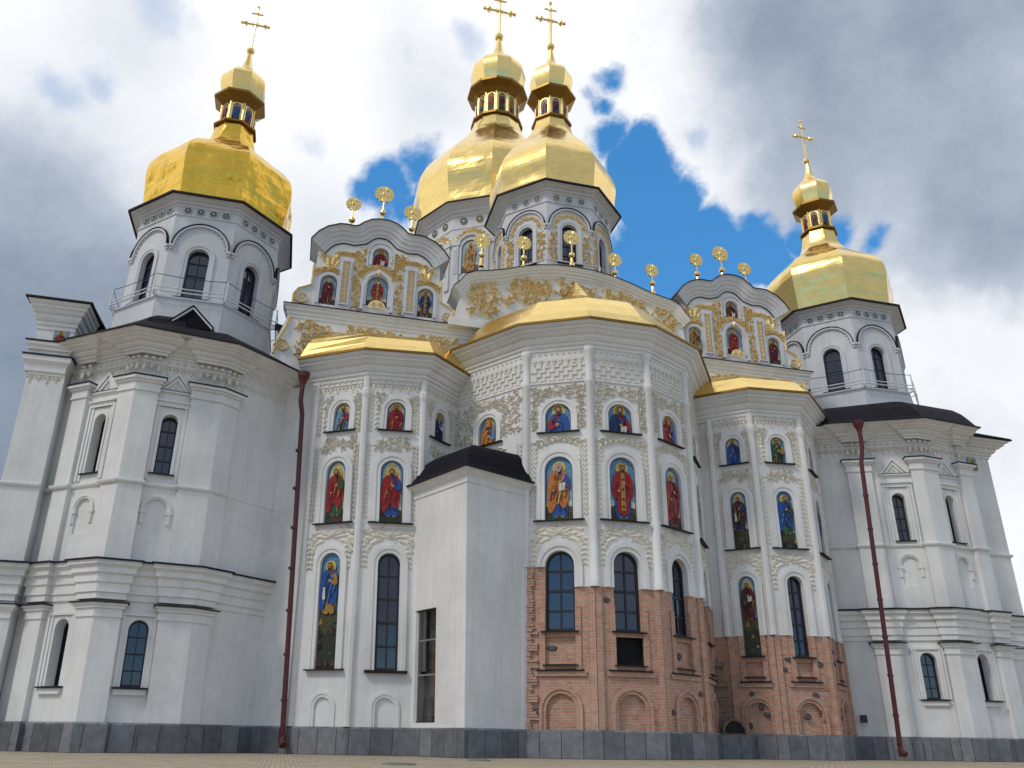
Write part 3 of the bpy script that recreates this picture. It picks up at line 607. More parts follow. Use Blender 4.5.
# ---- one apse: faces with openings, stucco, icons and windows
def apse(W, faces, ztop, nm):
    wall = MB().mat('white_plaster'); brick = MB().mat('brick'); st = MB().mat('stucco'); mould = MB().mat('white_plaster'); fl = MB().mat('flashing'); stone = []
    back = MB().mat('void'); ledges = []; sts = []
    def led(*a):
        q = MB().mat('flashing'); sill(q, *a); ledges.append(q)
    for k, F in enumerate(faces):
        fr = FR(W[k], W[k+1]); L = fr.L; cx = F.get('cx', L/2)
        if F.get('blank'):
            panel(wall, fr, rect(0, L, .9, ztop)); continue
        zb = F.get('brick'); holes = []
        iw = F['iw']; sw = F['sw']; ww = F['ww']; z3 = (F.get('z3', 12.38), F.get('z3t', 13.65)); z2 = (8.64, 11.3); z1 = (F['wz'], F.get('wzt', 7.42))
        a3 = arch(cx, z3[0], z3[1], sw); a2 = arch(cx, z2[0], z2[1], iw); a1 = arch(cx, z1[0], z1[1], ww)
        holes = [a3, a2]
        if zb:
            zl, zr = zb if isinstance(zb, tuple) else (zb, zb)
            up = [(0, ztop), (0, zl)]
            stepx = F.get('stepx')
            up += [(cx-ww/2, zl)]+a1[1:-1]+[(cx+ww/2, zr), (L, zr), (L, ztop)]
            panel(wall, fr, up, holes)
            lo = [(0, .9), (0, zl), (cx-ww/2, zl), (cx-ww/2, z1[0]), (cx+ww/2, z1[0]), (cx+ww/2, zr), (L, zr), (L, .9)]
            bh = []
            bl = arch(cx, .93, 2.18, F.get('bw', 1.1))
            pn = rect(cx-ww/2, cx+ww/2, 3.2, z1[0]-.22) if z1[0] > 3.9 else None
            bh = [bl]+([pn] if pn else [])
            panel(brick, fr, lo, bh, -.035)
            panel(brick, fr, bl, (), -.15); reveal(brick, fr, bl, -.15, -.035)
            # edge of the plaster coat
            slab(wall, fr, 0, cx-ww/2-.002, zl-.0, zl+.001, -.035, 0); slab(wall, fr, cx+ww/2+.002, L, zr, zr+.001, -.035, 0)
            if pn:
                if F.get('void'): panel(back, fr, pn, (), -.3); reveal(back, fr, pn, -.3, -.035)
                else: panel(brick, fr, pn, (), -.16); reveal(brick, fr, pn, -.16, -.035)
                led(fr.sh(0, -.03), cx, 3.2, ww+.18, .13, .05); 
                slab(brick, fr, cx-ww/2-.22, cx-ww/2-.002, 3.0, z1[0]+.9, -.036, .03); slab(brick, fr, cx+ww/2+.002, cx+ww/2+.22, 3.0, z1[0]+.9, -.036, .03)
            led(fr.sh(0, -.03), cx, 3.02, ww+.62, .16, .06); slab(brick, fr, cx-ww/2-.4, cx+ww/2+.4, 2.78, 2.95, -.036, .06)
            ring(brick, fr.sh(0, -.035), cx, .94, 2.18, F.get('bw', 1.1), .12, .05, False); ring(brick, fr.sh(0, -.035), cx, .94, 2.31, F.get('bw', 1.1)+.26, .13, .10, False)
            for sg in (0, 1):      # brick lisenes at the corners
                s = 0 if sg == 0 else L
                slab(brick, fr, s if sg == 0 else s-.24, s+.24 if sg == 0 else s, .9, (zl if sg == 0 else zr), -.036, .06)
            if k == 1 and nm == 'central':      # torn toothing left where the plaster was cut away
                Q = random.Random(9)
                for q in range(58):
                    z = .97+q*.1; slab(brick, fr, .0, .3+(.22 if (q//3) % 2 else 0)+Q.uniform(-.05, .06) if z < 4.3 else .34+Q.uniform(-.06, .06), z, z+.085, -.036, .085+Q.uniform(-.03, .03))
            R = random.Random(k*7+len(nm))
            for q in range(F.get('stones', 8)):
                s, z = R.uniform(.32, L-.32), R.choice((R.uniform(1.1, 2.75), R.uniform(1.1, 2.75), R.uniform(3.3, min(zl, zr)-.3)))
                if abs(s-cx) < ww/2+.15 and z > z1[0]-.3: s = cx+(ww/2+.3)*(1 if s > cx else -1)
                dd = -.02 if abs(s-cx) > ww/2+.2 else -.02
                if abs(s-cx) < ww/2+.22 and z > 3.1: dd = -.14
                rx, rz = R.uniform(.09, .24), R.uniform(.08, .17); n = 9
                pts = [(s+rx*math.cos(2*PI*i/n)*R.uniform(.8, 1.15), z+rz*math.sin(2*PI*i/n)*R.uniform(.8, 1.15)) for i in range(n)]
                if nm == 'central' and z < 2.45 and abs(s-cx) < F.get('bw', 1.1)/2+.32: continue
                if F.get('void') and abs(s-cx) < ww/2+.1 and 3.1 < z < z1[0]: continue
                sm = MB().mat('field_stone'); stone.append(sm); vs = [fr.p(a, b, dd-.02) for a, b in pts]+[fr.p(s+(a-s)*.7, z+(b-z)*.7, dd+.035) for a, b in pts]
                sm.add(vs, [(i, (i+1) % n, n+(i+1) % n, n+i) for i in range(n)]+[tuple(range(n, 2*n))])
        else:
            bl = arch(cx, .93, 1.98, .72); holes += [a1, bl]
            panel(wall, fr, rect(0, L, .9, ztop), holes)
            panel(wall, fr, bl, (), -.06); reveal(wall, fr, bl, -.06, 0); ring(mould, fr, cx, .94, 1.98, .72, .2, .06)
        # white reveals and mouldings
        for lp, dd in ((a3, -.13), (a2, -.13)): reveal(wall, fr, lp, dd, 0)
        if zb:
            zl, zr = zb if isinstance(zb, tuple) else (zb, zb)
            wl = [(cx-ww/2, zl)]+a1[1:-1]+[(cx+ww/2, zr)]
            reveal(wall, fr, wl, -.36, 0, False); reveal(brick, fr, [(cx-ww/2, zl), (cx-ww/2, z1[0]), (cx+ww/2, z1[0]), (cx+ww/2, zr)], -.36, -.035, False)
            curve_sweep(mould, fr, wl, [(0, 0), (0, .05), (.15, .05), (.17, .1), (.33, .1), (.33, 0)])
        else:
            reveal(wall, fr, a1, -.36, 0); ring(mould, fr, cx, z1[0], z1[1], ww, .3, .09)
        m2 = (L-iw)/2
        ring(mould, fr, cx, 8.66, 11.3, iw, min(.34, m2*.55), .09); ring(mould, fr, cx, z3[0]+.02, z3[1], sw, .27, .09)
        # stucco
        def nst(nm_):
            q = MB().mat('stucco'); sts.append((nm_, q)); return q
        e = L/2-.34 if nm == 'central' else L/2-.22
        for sg in (-1, 1):
            s = L/2+sg*e
            st = nst('leaf_chain')
            if nm == 'central': chain(st, fr, s, 8.75, 12.0, .44, .2)
            else: chain(st, fr, s, 8.75, 12.0, .4, .2); st = nst('leaf_chain'); chain(st, fr, s, 12.5, 14.3, .36, .19)
            st = nst('leaf_drop'); drop(st, fr, L/2+sg*(L/2-.36), 6.75, 7.95, .4)
        st = nst('acanthus_fan'); fan(st, fr, cx, 7.85, min(L-.3, 2.1), .62); foliage_fill(st, fr, L/2-min(L/2-.2, 1.1), L/2+min(L/2-.2, 1.1), 7.9, 8.5, k*5+2, .06, 0, None, .15, .45)
        if nm == 'central':
            st = nst('stucco_crown'); crown(st, fr, cx, 14.05, 2.25, .8, 1.3, .1); st2 = nst('stucco_garland'); garland(st2, fr, cx, 12.05, 2.1, .2, .09, 0, .42); foliage_fill(st, fr, .22, L-.22, 12.55, 14.5, k*5+7, .08, 0, lambda s, z: abs(s-cx) > sw/2+.36 or z > 14.02-.2*abs(s-cx), .17, .8)
            st = nst('meander_band'); meander(st, fr, .2, L-.2, 14.72, 15.75); studs(st, fr, .2, L-.2, 16.0, .26, .05)
            slab(mould, fr, .18, L-.18, 14.6, 14.68, -.002, .06)
        else:
            for sg in (-1, 1):
                st = nst('leaf_drop'); volute(st, fr, cx+sg*(sw/2+.36), 13.6, .14, PI*.5, 1.2, sg, .09); leaf(st, fr, cx+sg*(sw/2+.34), 13.75, PI/2-sg*.4, .4, .15)
                drop(st, fr, cx+sg*(sw/2+.36), 12.6, 13.5, .26)
            st = nst('stucco_garland'); foliage_fill(st, fr, cx-(iw/2+.3), cx+(iw/2+.3), 11.72, 12.34, k*3+11, .08, 0, None, .15, 1.1); garland(st, fr, cx, 12.1, iw+.9, .25, hh=.28)
            for sg in (-1, 1): st = nst('stucco_garland'); foliage_fill(st, fr, cx+sg*(sw/2+.3)-.22, cx+sg*(sw/2+.3)+.22, 13.5, 14.35, k+71+sg, .07, 0, None, .13, 1.3)
            st = nst('pendant_frieze'); fringe(st, fr, .1, L-.1, 14.82, .42); studs(st, fr, .1, L-.1, 14.92, .28, .06)
        # pictures and window
        ic = F.get('icons')
        if ic:
            icon(CATH, fr, cx, z2[0], z2[1], iw, sl_w=iw+.9, sl_d=.2, **ic[0]); icon(CATH, fr, cx, z3[0], z3[1], sw, kind='half', sl_w=sw+.72, sl_d=.17, **ic[1])
            if len(ic) > 2: icon(CATH, fr, cx, z1[0]+.02, z1[1], ww, sl_w=ww+(.3 if zb else .75), sl_d=.2, **ic[2])
            else: window(CATH, fr, cx, z1[0], z1[1], ww, cols=2, rows=F.get('rows', 4), sl_w=ww+(.3 if zb else .75), sl_d=.16 if zb else .2, sl_h=.07 if zb else .1, sl_o=-.03 if zb else 0)
        else: window(CATH, fr, cx, z1[0], z1[1], ww)
    wo_ = wall.build('wall', CATH)
    if mould.v: mould.build('moulding', wo_)
    for nm_, q in sts: q.build(nm_, wo_)
    if brick.v:
        b = brick.build('brick_facing', CATH)
        for q in stone: q.build('field_stone', b)
        for q in ledges: q.build('ledge', b)
        if back.v: back.build('opening', b)
    plinth(CATH, W)

I = lambda tunic, mantle, **k: dict(tunic=tunic, mantle=mantle, **k)
apse(WC, [
    dict(iw=1.1, sw=1.05, ww=1.1, wz=4.4, brick=6.8, icons=[I('ic_blue', 'ic_dred'), I('ic_sky', 'ic_orange', bg='sky', hat='veil')]),
    dict(iw=1.16, sw=1.1, ww=1.16, wz=4.4, brick=(6.8, 6.0), cx=1.38, icons=[I('ic_blue', 'ic_orange', bg='sky', attr='book', hair='ic_grey'), I('ic_red', 'ic_blue', bg='sky', flip=True)]),
    dict(iw=1.16, sw=1.1, ww=1.1, wz=4.4, brick=6.0, void=True, icons=[I('ic_blue', 'ic_red', bg='sky', hat='bishop'), I('ic_red', 'ic_dblue', bg='sky', attr='book')]),
    dict(iw=1.12, sw=1.05, ww=1.05, wz=4.4, brick=6.0, icons=[I('ic_dred', 'ic_red', bg='sky', hair='ic_grey', attr='staff'), I('ic_blue', 'ic_red', bg='sky', hat='veil')]),
    dict(iw=1.12, sw=1.05, ww=1.05, wz=4.4, brick=6.0, cx=1.6, icons=[I('ic_green', 'ic_red', bg='sky'), I('ic_ochre', 'ic_blue', bg='sky')]),
], 16.15, 'central')
apse(WL, [
    dict(iw=.92, sw=.78, ww=.92, wz=2.95, z3=12.65, z3t=13.95, cx=1.37, icons=[I('ic_green', 'ic_red', bg='gold', attr='staff'), I('ic_red', 'ic_sky', bg='gold'), I('ic_ochre', 'ic_blue', bg='sky', attr='scroll')]),
    dict(iw=.94, sw=.78, ww=.88, wz=2.95, z3=12.65, z3t=13.95, cx=1.36, icons=[I('ic_blue', 'ic_red', bg='gold'), I('ic_dred', 'ic_red', bg='gold', hat='crown')], rows=5),
    dict(iw=.88, sw=.74, ww=.88, wz=2.95, z3=12.65, z3t=13.95, icons=[I('ic_brown', 'ic_ochre', bg='gold'), I('ic_white', 'ic_dblue', bg='sky', hair='ic_grey')]),
], 15.0, 'side')
apse(WR, [
    dict(iw=.72, sw=.68, ww=.72, wz=4.0, z3=12.65, z3t=13.95, brick=4.86, cx=1.04, bw=.95, stones=5, icons=[I('ic_dblue', 'ic_brown', bg='gold', attr='scroll'), I('ic_dblue', 'ic_blue', bg='gold'), I('ic_dred', 'ic_brown', bg='gold', attr='book')]),
    dict(iw=.80, sw=.76, ww=.76, wz=4.0, z3=12.65, z3t=13.95, brick=4.86, cx=1.27, bw=1.0, stones=7, icons=[I('ic_green', 'ic_blue', bg='sky', attr='cross'), I('ic_ochre', 'ic_green', bg='sky', hat='crown')], rows=5),
    dict(iw=.80, sw=.76, ww=.76, wz=4.0, z3=12.65, z3t=13.95, brick=4.86, bw=1.0, stones=5, icons=[I('ic_red', 'ic_blue', bg='sky'), I('ic_blue', 'ic_red', bg='sky')]),
], 15.0, 'side')
# colonnettes at the corners of the middle apse
for k in range(0, 6):
    p = WC[k]; mb = MB().mat('white_plaster'); zb = (6.8, 6.8, 6.0, 6.0, 6.0, 6.0)[k]
    mb.lathe(p, [(.2, zb-.01), (.2, zb+.3), (.17, zb+.34), (.165, 14.4), (.22, 14.5), (.22, 14.62), (.165, 14.68), (.16, 15.8), (.2, 15.95), (.24, 16.15)], 12); mb.build('colonnette', CATH, True)
for W in (WL, WR):
    for k in (0, 1, 2):
        p = W[k]; mb = MB().mat('white_plaster'); zb = .95 if W is WL else 4.86
        mb.lathe(p, [(.17, zb), (.16, zb+.4), (.15, 14.0), (.2, 14.2), (.2, 14.4), (.15, 14.5), (.15, 15.05)], 8); mb.build('lisene', CATH)
# links between apses and blank returns
mb = MB().mat('white_plaster')
a, b = WR[0], (5.7, -4.9)
panel(mb, FR(b, a), rect(0, FR(b, a).L, 4.86, 15.0))
mb.build('wall', CATH)
mb = MB().mat('white_plaster'); WLX = (-13.9, -3.69); f_ = FR(WLX, WL[0]); panel(mb, f_, rect(0, f_.L, .9, 15.0)); mb.build('wall', CATH); plinth(CATH, [WLX, WL[0]])
mb = MB().mat('brick'); panel(mb, FR(b, a), rect(0, FR(b, a).L, .9, 4.86), (), -.03); mb.build('brick_facing', CATH)
pm = plinth(CATH, [(4.75, -6.5), (6.1, -6.55), (6.7, -5.95)])
# ruined masonry stub and buried arch between the middle and right apse
mb = MB().mat('old_brick'); fr = FR((4.95, -6.3), (5.85, -6.2)); R = random.Random(5)
for j in range(14):
    z = .95+j*.2; s1 = .95-.02*j-R.uniform(0, .12); slab(mb, fr, -.1, s1, z, z+.2, -1.2, -.05+R.uniform(-.09, .05))
mb.build('masonry_stub', CATH)
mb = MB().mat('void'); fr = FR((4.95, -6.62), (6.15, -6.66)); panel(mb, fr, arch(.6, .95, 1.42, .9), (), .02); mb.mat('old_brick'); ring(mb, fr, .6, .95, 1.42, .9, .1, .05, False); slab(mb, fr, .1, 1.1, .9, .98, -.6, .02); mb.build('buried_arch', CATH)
# cornices and eaves of the apses
def apse_cornice(Wp, z0, dz, dd, gold=True):
    mb = MB().mat('white_plaster'); cornice(mb, Wp, z0, dz, dd); mb.build('cornice', CATH)
    eave_trim(CATH, Wp, z0+dz, dd, 'gold_trim', .1)
apse_cornice(WC, 16.12, 1.02, .8)
WLc = [WL0[0]]+WL[1:]; apse_cornice(WLc, 14.95, 1.05, .75)
WRc = [(5.55, -4.8)]+WR; apse_cornice(WRc, 14.95, 1.05, .75)
# gilded apse roofs
def roof_rings(rings, apex, matn, name, parent):
    mb = MB().mat(matn)
    for A, B in zip(rings[:-1], rings[1:]): mb.loft(A, B)
    if apex: 
        A = rings[-1]
        for i in range(len(A)-1): mb.add([A[i], A[i+1], apex], ((0, 1, 2),))
    return mb.build(name, parent)
def lerp(a, b, t): return a+(b-a)*t
def shrink(poly, c, t): return [(lerp(x, c[0], t), lerp(y, c[1], t)) for x, y in poly]
cc = (-.1, -4.9); eo = off(WC, .85)
prof = [(0, 17.24), (.10, 17.36), (.13, 17.55), (.18, 18.1), (.24, 18.65), (.30, 19.1), (.35, 19.32), (.47, 19.7), (.62, 20.05), (.76, 20.5), (.87, 21.05), (.94, 21.6)]
roof_rings([[(x, y, z) for x, y in shrink(eo, cc, t)] for t, z in prof], (-.3, -4.95, 22.2), 'gold_plain', 'roof', CATH)
def side_roof(Wp, cxr):
    eo = off(Wp, .8); tgt = (cxr, -4.0)
    prof = [(0, 16.1), (.06, 16.2), (.12, 16.5), (.22, 16.95), (.32, 17.25), (.4, 17.38), (.65, 17.75), (1.0, 18.3)]
    roof_rings([[(lerp(x, cxr+(x-cxr)*.55, t), lerp(y, -4.0, t), z) for x, y in eo] for t, z in prof], None, 'gold_plain', 'roof', CATH)
side_roof(WLc, -9.6); side_roof(WRc, 9.2)
# ------------------------------------------------------------------ side chapels with pilasters
def jog(W, pils, e):
    """plan line that steps out by e at the pilasters; pils[k] = list of (s0,s1) on face k (s1=None: to the corner)"""
    O = off(W, e); out = []
    for k in range(len(W)-1):
        fr = FR(W[k], W[k+1]); L = fr.L
        q = lambda s, d: fr.p(s, 0, d)[:2]
        segs = sorted(pils[k]); pos = 0
        if not (segs and segs[0][0] <= 0): out.append(q(0, 0)) if k == 0 else None
        for s0, s1 in segs:
            s1e = L if s1 is None else s1
            if s0 <= 0: out.append(O[k]) if (k == 0) else None
            else: out += [q(s0, 0), q(s0, e)]
            if s1 is None: out.append(O[k+1])
            else: out += [q(s1, e), q(s1, 0)]
        if not (segs and segs[-1][1] is None): out.append(q(L, 0)) if k == len(W)-2 or not (pils[k+1] and pils[k+1][0][0] <= 0) else None
    return out
def pil_poly(W, k, s0, s1, e, g=0.0):
    """plan polygon of one pilaster (folded round the corner when s1 is None), grown by g"""
    fr = FR(W[k], W[k+1]); q = lambda f, s, d: f.p(s, 0, d)[:2]
    if s1 is None and k+1 < len(W)-1:
        f2 = FR(W[k+1], W[k+2]); s2 = NEXT
        O = off(W, e+g)[k+1]
        return [q(fr, s0-g, -.02), q(fr, s0-g, e+g), O, q(f2, s2+g, e+g), q(f2, s2+g, -.02)]
    L = fr.L if s1 is None else s1
    return [q(fr, s0-g, -.02), q(fr, s0-g, e+g), q(fr, L+g, e+g), q(fr, L+g, -.02)]
NEXT = .75
E_P = .2
def pilasters(parent, W, lst, capz=13.12):
    """lst: (face, s0, s1, width on the next face)"""
    global NEXT
    for k, s0, s1, nx in lst:
        NEXT = nx; mb = MB().mat('white_plaster')
        P = lambda g: pil_poly(W, k, s0, s1, E_P, g)
        mb.prism(P(0), .9, 4.42); mb.prism(P(.0), 6.3, capz+.02)
        for z0, z1, g in ((4.4, 4.46, .05), (4.46, 4.7, .03), (4.7, 4.8, .1), (4.8, 4.88, .16)): mb.prism(P(g), z0, z1)
        for z0, z1, g in ((9.36, 9.46, .04), (capz, capz+.08, .06), (capz+.08, capz+.36, .035), (capz+.36, capz+.46, .11), (capz+.46, capz+.58, .2)): mb.prism(P(g), z0, z1)
        mb.mat('flashing'); mb.prism(P(.23), 4.882, 4.92); mb.prism(P(.24), capz+.582, capz+.63)
        mb.build('pilaster', parent)
def chapel(W, pils, plist, wins, nm):
    wall = MB().mat('white_plaster'); mould = MB().mat('white_plaster'); st = MB().mat('stucco'); fl = MB().mat('flashing')
    J = jog(W, pils, E_P); pls = []
    for k in range(len(W)-1):
        fr = FR(W[k], W[k+1]); L = fr.L; holes = []
        if k in wins:
            cx, up, lo = wins[k]
            au = arch(cx, up[0], up[1], .60); al = arch(cx+.02, lo[0], lo[1], .68); bl = arch(cx, 7.5, 8.88, .78)
            holes = [au, al, bl]
            for lp in (au, al): reveal(wall, fr, lp, -.5, 0)
            panel(wall, fr, bl, (), -.07); reveal(wall, fr, bl, -.07, 0); ring(mould, fr, cx, 7.9, 8.88, .78, .14, .07)
            for sg in (-1, 1): slab(mould, fr, cx+sg*.46-.12, cx+sg*.46+.12, 8.3, 8.42, -.003, .08)
            window(CATH, fr, cx, up[0], up[1], .60, d=-.42, cols=2, rows=4, fw=.06, sl_w=.95, sl_d=.14, sl_h=.06)
            window(CATH, fr, cx+.02, lo[0], lo[1], .68, d=-.46, cols=2, rows=4, fw=.05, sl_w=1.15, sl_d=.2, sl_h=.06)
            slab(mould, fr, cx-.52, cx+.54, lo[0]-.26, lo[0]-.07, -.002, .12)
            # surrounds: stepped rectangular frame, lintel and pediment
            for a, b, dd in ((.46, .58, .05), (.6, .7, .09)):
                curve_sweep(mould, fr, [(cx-a, up[0]-.3), (cx-a, up[1]+.3), (cx+a, up[1]+.3), (cx+a, up[0]-.3)], [(0, 0), (0, dd), (b-a, dd), (b-a, 0)])
                curve_sweep(mould, fr, [(cx+.02-a, lo[0]), (cx+.02-a, lo[1]+.12), (cx+.02+a, lo[1]+.12), (cx+.02+a, lo[0])], [(0, 0), (0, dd*.8), (b-a, dd*.8), (b-a, 0)])
            ring(mould, fr, cx, up[0], up[1], .60, .1, .03, False)
            for j, (hw_, z, t, dd) in enumerate(((.62, up[1]+.40, .07, .1), (.70, up[1]+.48, .07, .17), (.74, up[1]+.9, .07, .12))): slab(mould, fr, cx-hw_, cx+hw_, z, z+t, -.002, dd)
            zb = up[1]+.96; slab(fl, fr, cx-.76, cx+.76, zb+.012, zb+.03, -.002, .14)
            for a, dd in ((.70, .12), (.52, .07)):
                curve_sweep(mould, fr, [(cx-a, zb+.03), (cx, zb+.03+a*1.22), (cx+a, zb+.03)], [(0, 0), (0, dd), (-.11, dd), (-.11, 0)])
            st = MB().mat('stucco'); pls.append(st); leaf(st, fr, cx, zb+.1, PI/2, .3, .16, .05)
        panel(wall, fr, rect(0, L, .9, 15.3), holes)
    o = wall.build('wall', CATH)
    # entablatures that break forward over the pilasters
    mb = mould
    cornice(mb, J, 14.72, .68, .92)
    sweep(mb, J, [(0, 5.0), (.08, 5.02), (.08, 5.22), (.14, 5.25), (.14, 5.55), (.2, 5.6), (.2, 5.85), (.3, 5.92), (.3, 6.1), (.42, 6.2), (.42, 6.34), (-.05, 6.44)])
    sweep(mb, J, [(0, 9.3), (.07, 9.34), (.1, 9.4), (.1, 9.46), (0, 9.5)])
    sweep(fl, J, [(.3, 6.345), (.5, 6.345), (.5, 6.40), (-.05, 6.50)])
    sts = []
    for a, b in zip(J[:-1], J[1:]):
        fr = FR(a, b)
        if fr.L > .3:
            st = MB().mat('stucco'); sts.append(st); studs(st, fr, .04, fr.L-.04, 14.58, .29, .085); fringe(st, fr, .03, fr.L-.03, 14.42, .40, step=.3)
    mould.build('moulding', o); [q.build('pendant_frieze', o) for q in sts]; [q.build('pediment_leaf', o) for q in pls]; fl.build('flashing', o)
    pilasters(CATH, W, plist); plinth(CATH, J, .12)
    return J
BL = [(-22.7, -5.5), (-19.7, -7.75), (-15.75, -7.05), (-13.07, -4.7)]
BR = [(12.65, -6.0), (16.7, -8.07), (20.25, -7.66)]
WBL = off(BL, -1.2); WBR = off(BR, -1.2)
def extend(P, q, ln):
    a = Vector(P); b = Vector(q); t = (b-a).normalized(); r = b+t*ln; return (r.x, r.y)
WBL[-1] = extend(WBL[-2], WBL[-1], .55); WBL[0] = extend(WBL[1], WBL[0], .8); WBR[0] = extend(WBR[1], WBR[0], 1.2)
lens = [FR(a, b).L for a, b in zip(WBL[:-1], WBL[1:])]
chapel(WBL, [[(.75, 1.55), (lens[0]-.75, None)], [(0, .8), (lens[1]-1.1, None)], [(0, .75)]],
       [(0, .75, 1.55, 0), (0, lens[0]-.75, None, .8), (1, lens[1]-1.1, None, .75)],
       {0: ((1.55+lens[0]-.75)/2, (9.9, 12.36), (2.1, 4.4)), 1: ((.8+lens[1]-1.1)/2, (9.9, 12.36), (2.1, 4.4))}, 'left')
lens = [FR(a, b).L for a, b in zip(WBR[:-1], WBR[1:])]
chapel(WBR, [[(1.92, 3.06), (lens[0]-.5, None)], [(0, .9), (lens[1]-.8, None)]],
       [(0, 1.92, 3.06, 0), (0, lens[0]-.5, None, .9), (1, lens[1]-.8, None, 0)],
       {0: (4.12, (9.65, 12.0), (2.5, 4.5)), 1: (1.52, (9.65, 12.0), (2.5, 4.5))}, 'right')
# outer corner buttresses of the chapels
def buttress(poly, ztop, icon_face, attic):
    mb = MB().mat('white_plaster'); W = poly
    for a, b in zip(W[:-1], W[1:]): fr = FR(a, b); panel(mb, fr, rect(0, fr.L, .9, ztop), ())
    o = mb.build('buttress', CATH); mo = MB().mat('white_plaster'); fl = MB().mat('flashing'); st = MB().mat('stucco')
    sweep(mo, W, [(0, 5.0), (.08, 5.02), (.08, 5.22), (.14, 5.25), (.14, 5.55), (.2, 5.6), (.2, 5.85), (.3, 5.92), (.3, 6.1), (.42, 6.2), (.42, 6.34), (-.05, 6.44)]); sweep(fl, W, [(.3, 6.345), (.5, 6.345), (.5, 6.40), (-.05, 6.50)])
    sweep(mo, W, [(0, 9.3), (.07, 9.34), (.1, 9.4), (.1, 9.46), (0, 9.5)])
    sweep(mo, W, [(0, 4.35), (.05, 4.4), (.05, 4.6), (.16, 4.8), (.16, 4.88), (0, 4.9)]); sweep(fl, W, [(0, 4.882), (.19, 4.882), (.19, 4.92), (0, 4.94)])
    if attic:
        sweep(mo, W, [(0, 14.1), (.08, 14.15), (.08, 14.45), (.2, 14.6), (.2, 14.8), (0, 14.84)]); sweep(fl, W, [(0, 14.81), (.24, 14.81), (.24, 14.87), (0, 14.9)])
        sweep(mo, W, [(0, 14.88), (.06, 14.9), (.06, 15.05), (.14, 15.1), (.14, 15.2), (.22, 15.3), (.22, 15.42), (0, 15.5)]); sweep(fl, W, [(0, 15.43), (.26, 15.43), (.26, 15.49), (0, 15.53)])
        for a, b in zip(W[:-1], W[1:]):
            fr = FR(a, b)
            if fr.L > .4: fringe(st, fr, .05, min(fr.L, 6)-.05, 14.05, .4, step=.3)
    cornice(mo, W, ztop-(1.2 if attic else .85), 1.18 if attic else .83, .5 if attic else .85); fl.build('flashing', o)
    mo.build('moulding', o)
    if st.v: st.build('stucco_relief', o)
    eave_trim(CATH, W, ztop, .52 if attic else .87, 'flashing', .06)
    plinth(CATH, W, .12)
    return o
PBL = [(-24.05, 8), (-24.05, -4.85), (-22.65, -4.85), (-22.65, -3.4)]
buttress(PBL, 17.25, 1, True)
PBR = [(19.7, -5.9), (22.25, -5.8), (22.25, 8)]
buttress(PBR, 15.35, 0, False)
icon(CATH, FR(PBL[1], PBL[2]), .95, 15.6, 16.05, .55, 'ic_brown', 'ic_red', d=.02, kind='half', bg='pale', arched=False)
icon(CATH, FR(PBR[0], PBR[1]), 1.4, 13.8, 14.45, .62, 'ic_ochre', 'ic_orange', d=.02, kind='half', bg='pale', arched=False)
# eaves and dark metal roofs over the chapels
def chapel_roof(E, T, prof):
    eave_trim(CATH, off(E, -1.2), 15.40, 1.2, 'flashing', .06)
    sof = MB().mat('white_plaster'); sweep(sof, off(E, -1.2), [(.8, 15.375), (1.2, 15.385), (1.2, 15.40)]); sof.build('soffit', CATH)
    roof_rings([[(lerp(a[0], b[0], t), lerp(a[1], b[1], t), z) for a, b in zip(E, T)] for t, z in prof], None, 'roof_metal', 'roof', CATH)
TX = 18.85; TV = .2; ap = 3.6; hs = ap*math.tan(PI/8)
chapel_roof([(-23.2, -3.2)]+BL+[(-12.6, -3.2)], [(-TX-ap, TV-hs+.4), (-TX-ap, TV-hs), (-TX-hs, TV-ap), (-TX+hs, TV-ap), (-TX+ap, TV-hs), (-TX+ap, TV-hs+.6)], [(0, 15.47), (.05, 15.53), (.12, 15.72), (.22, 16.0), (.35, 16.35), (.5, 16.7), (.75, 17.1), (1.05, 17.5)])
chapel_roof([(12.1, -4.6)]+BR+[(20.6, -6.0)], [(TX-ap, TV-hs+.3), (TX-ap, TV-hs), (TX-hs, TV-ap), (TX+hs, TV-ap), (TX+ap, TV-hs)], [(0, 15.47), (.05, 15.62), (.12, 16.0), (.22, 16.5), (.35, 16.95), (.5, 17.25), (.75, 17.55), (1.05, 17.8)])
mb = MB().mat('roof_metal'); 
mb.add([(-24.6, -5.4, 17.34), (-22.1, -5.4, 17.34), (-22.1, -2.6, 17.5), (-24.6, 8, 17.34), (-21.6, 1.0, 17.8)], ((0, 1, 2, 4), (0, 4, 3))); mb.build('roof', CATH)
mb = MB().mat('roof_metal'); mb.add([(19.6, -6.9, 15.42), (23.1, -6.75, 15.42), (23.1, 8, 15.42), (20.5, 0, 17.5), (20.2, -3.4, 17.3)], ((0, 1, 4), (1, 2, 3, 4))); mb.build('roof', CATH)
mb = MB().mat('roof_metal'); mb.lathe((-19.1, -3.3), [(2.3, 16.2), (2.2, 16.7), (1.9, 17.15), (1.4, 17.5), (.8, 17.7), (.02, 17.8)], 8); mb.build('roof_hump', CATH)
# small dormer on the left chapel roof
mb = MB().mat('white_plaster'); fr = FR((-19.25, -5.0), (-17.05, -5.0)); 
mb.mat('roof_metal'); panel(mb, fr, [(.25, 16.9), (1.1, 17.8), (1.95, 16.9)], ()); mb.mat('white_plaster'); curve_sweep(mb, fr, [(.17, 16.95), (1.1, 17.87), (2.03, 16.95)], [(0, -.1), (0, .1), (-.06, .1), (-.06, -.1)]); mb.mat('roof_metal'); curve_sweep(mb, fr, [(.15, 16.97), (1.1, 17.91), (2.05, 16.97)], [(0, -1.8), (0, .13), (.04, .13), (.04, -1.8)]); mb.build('dormer', CATH)
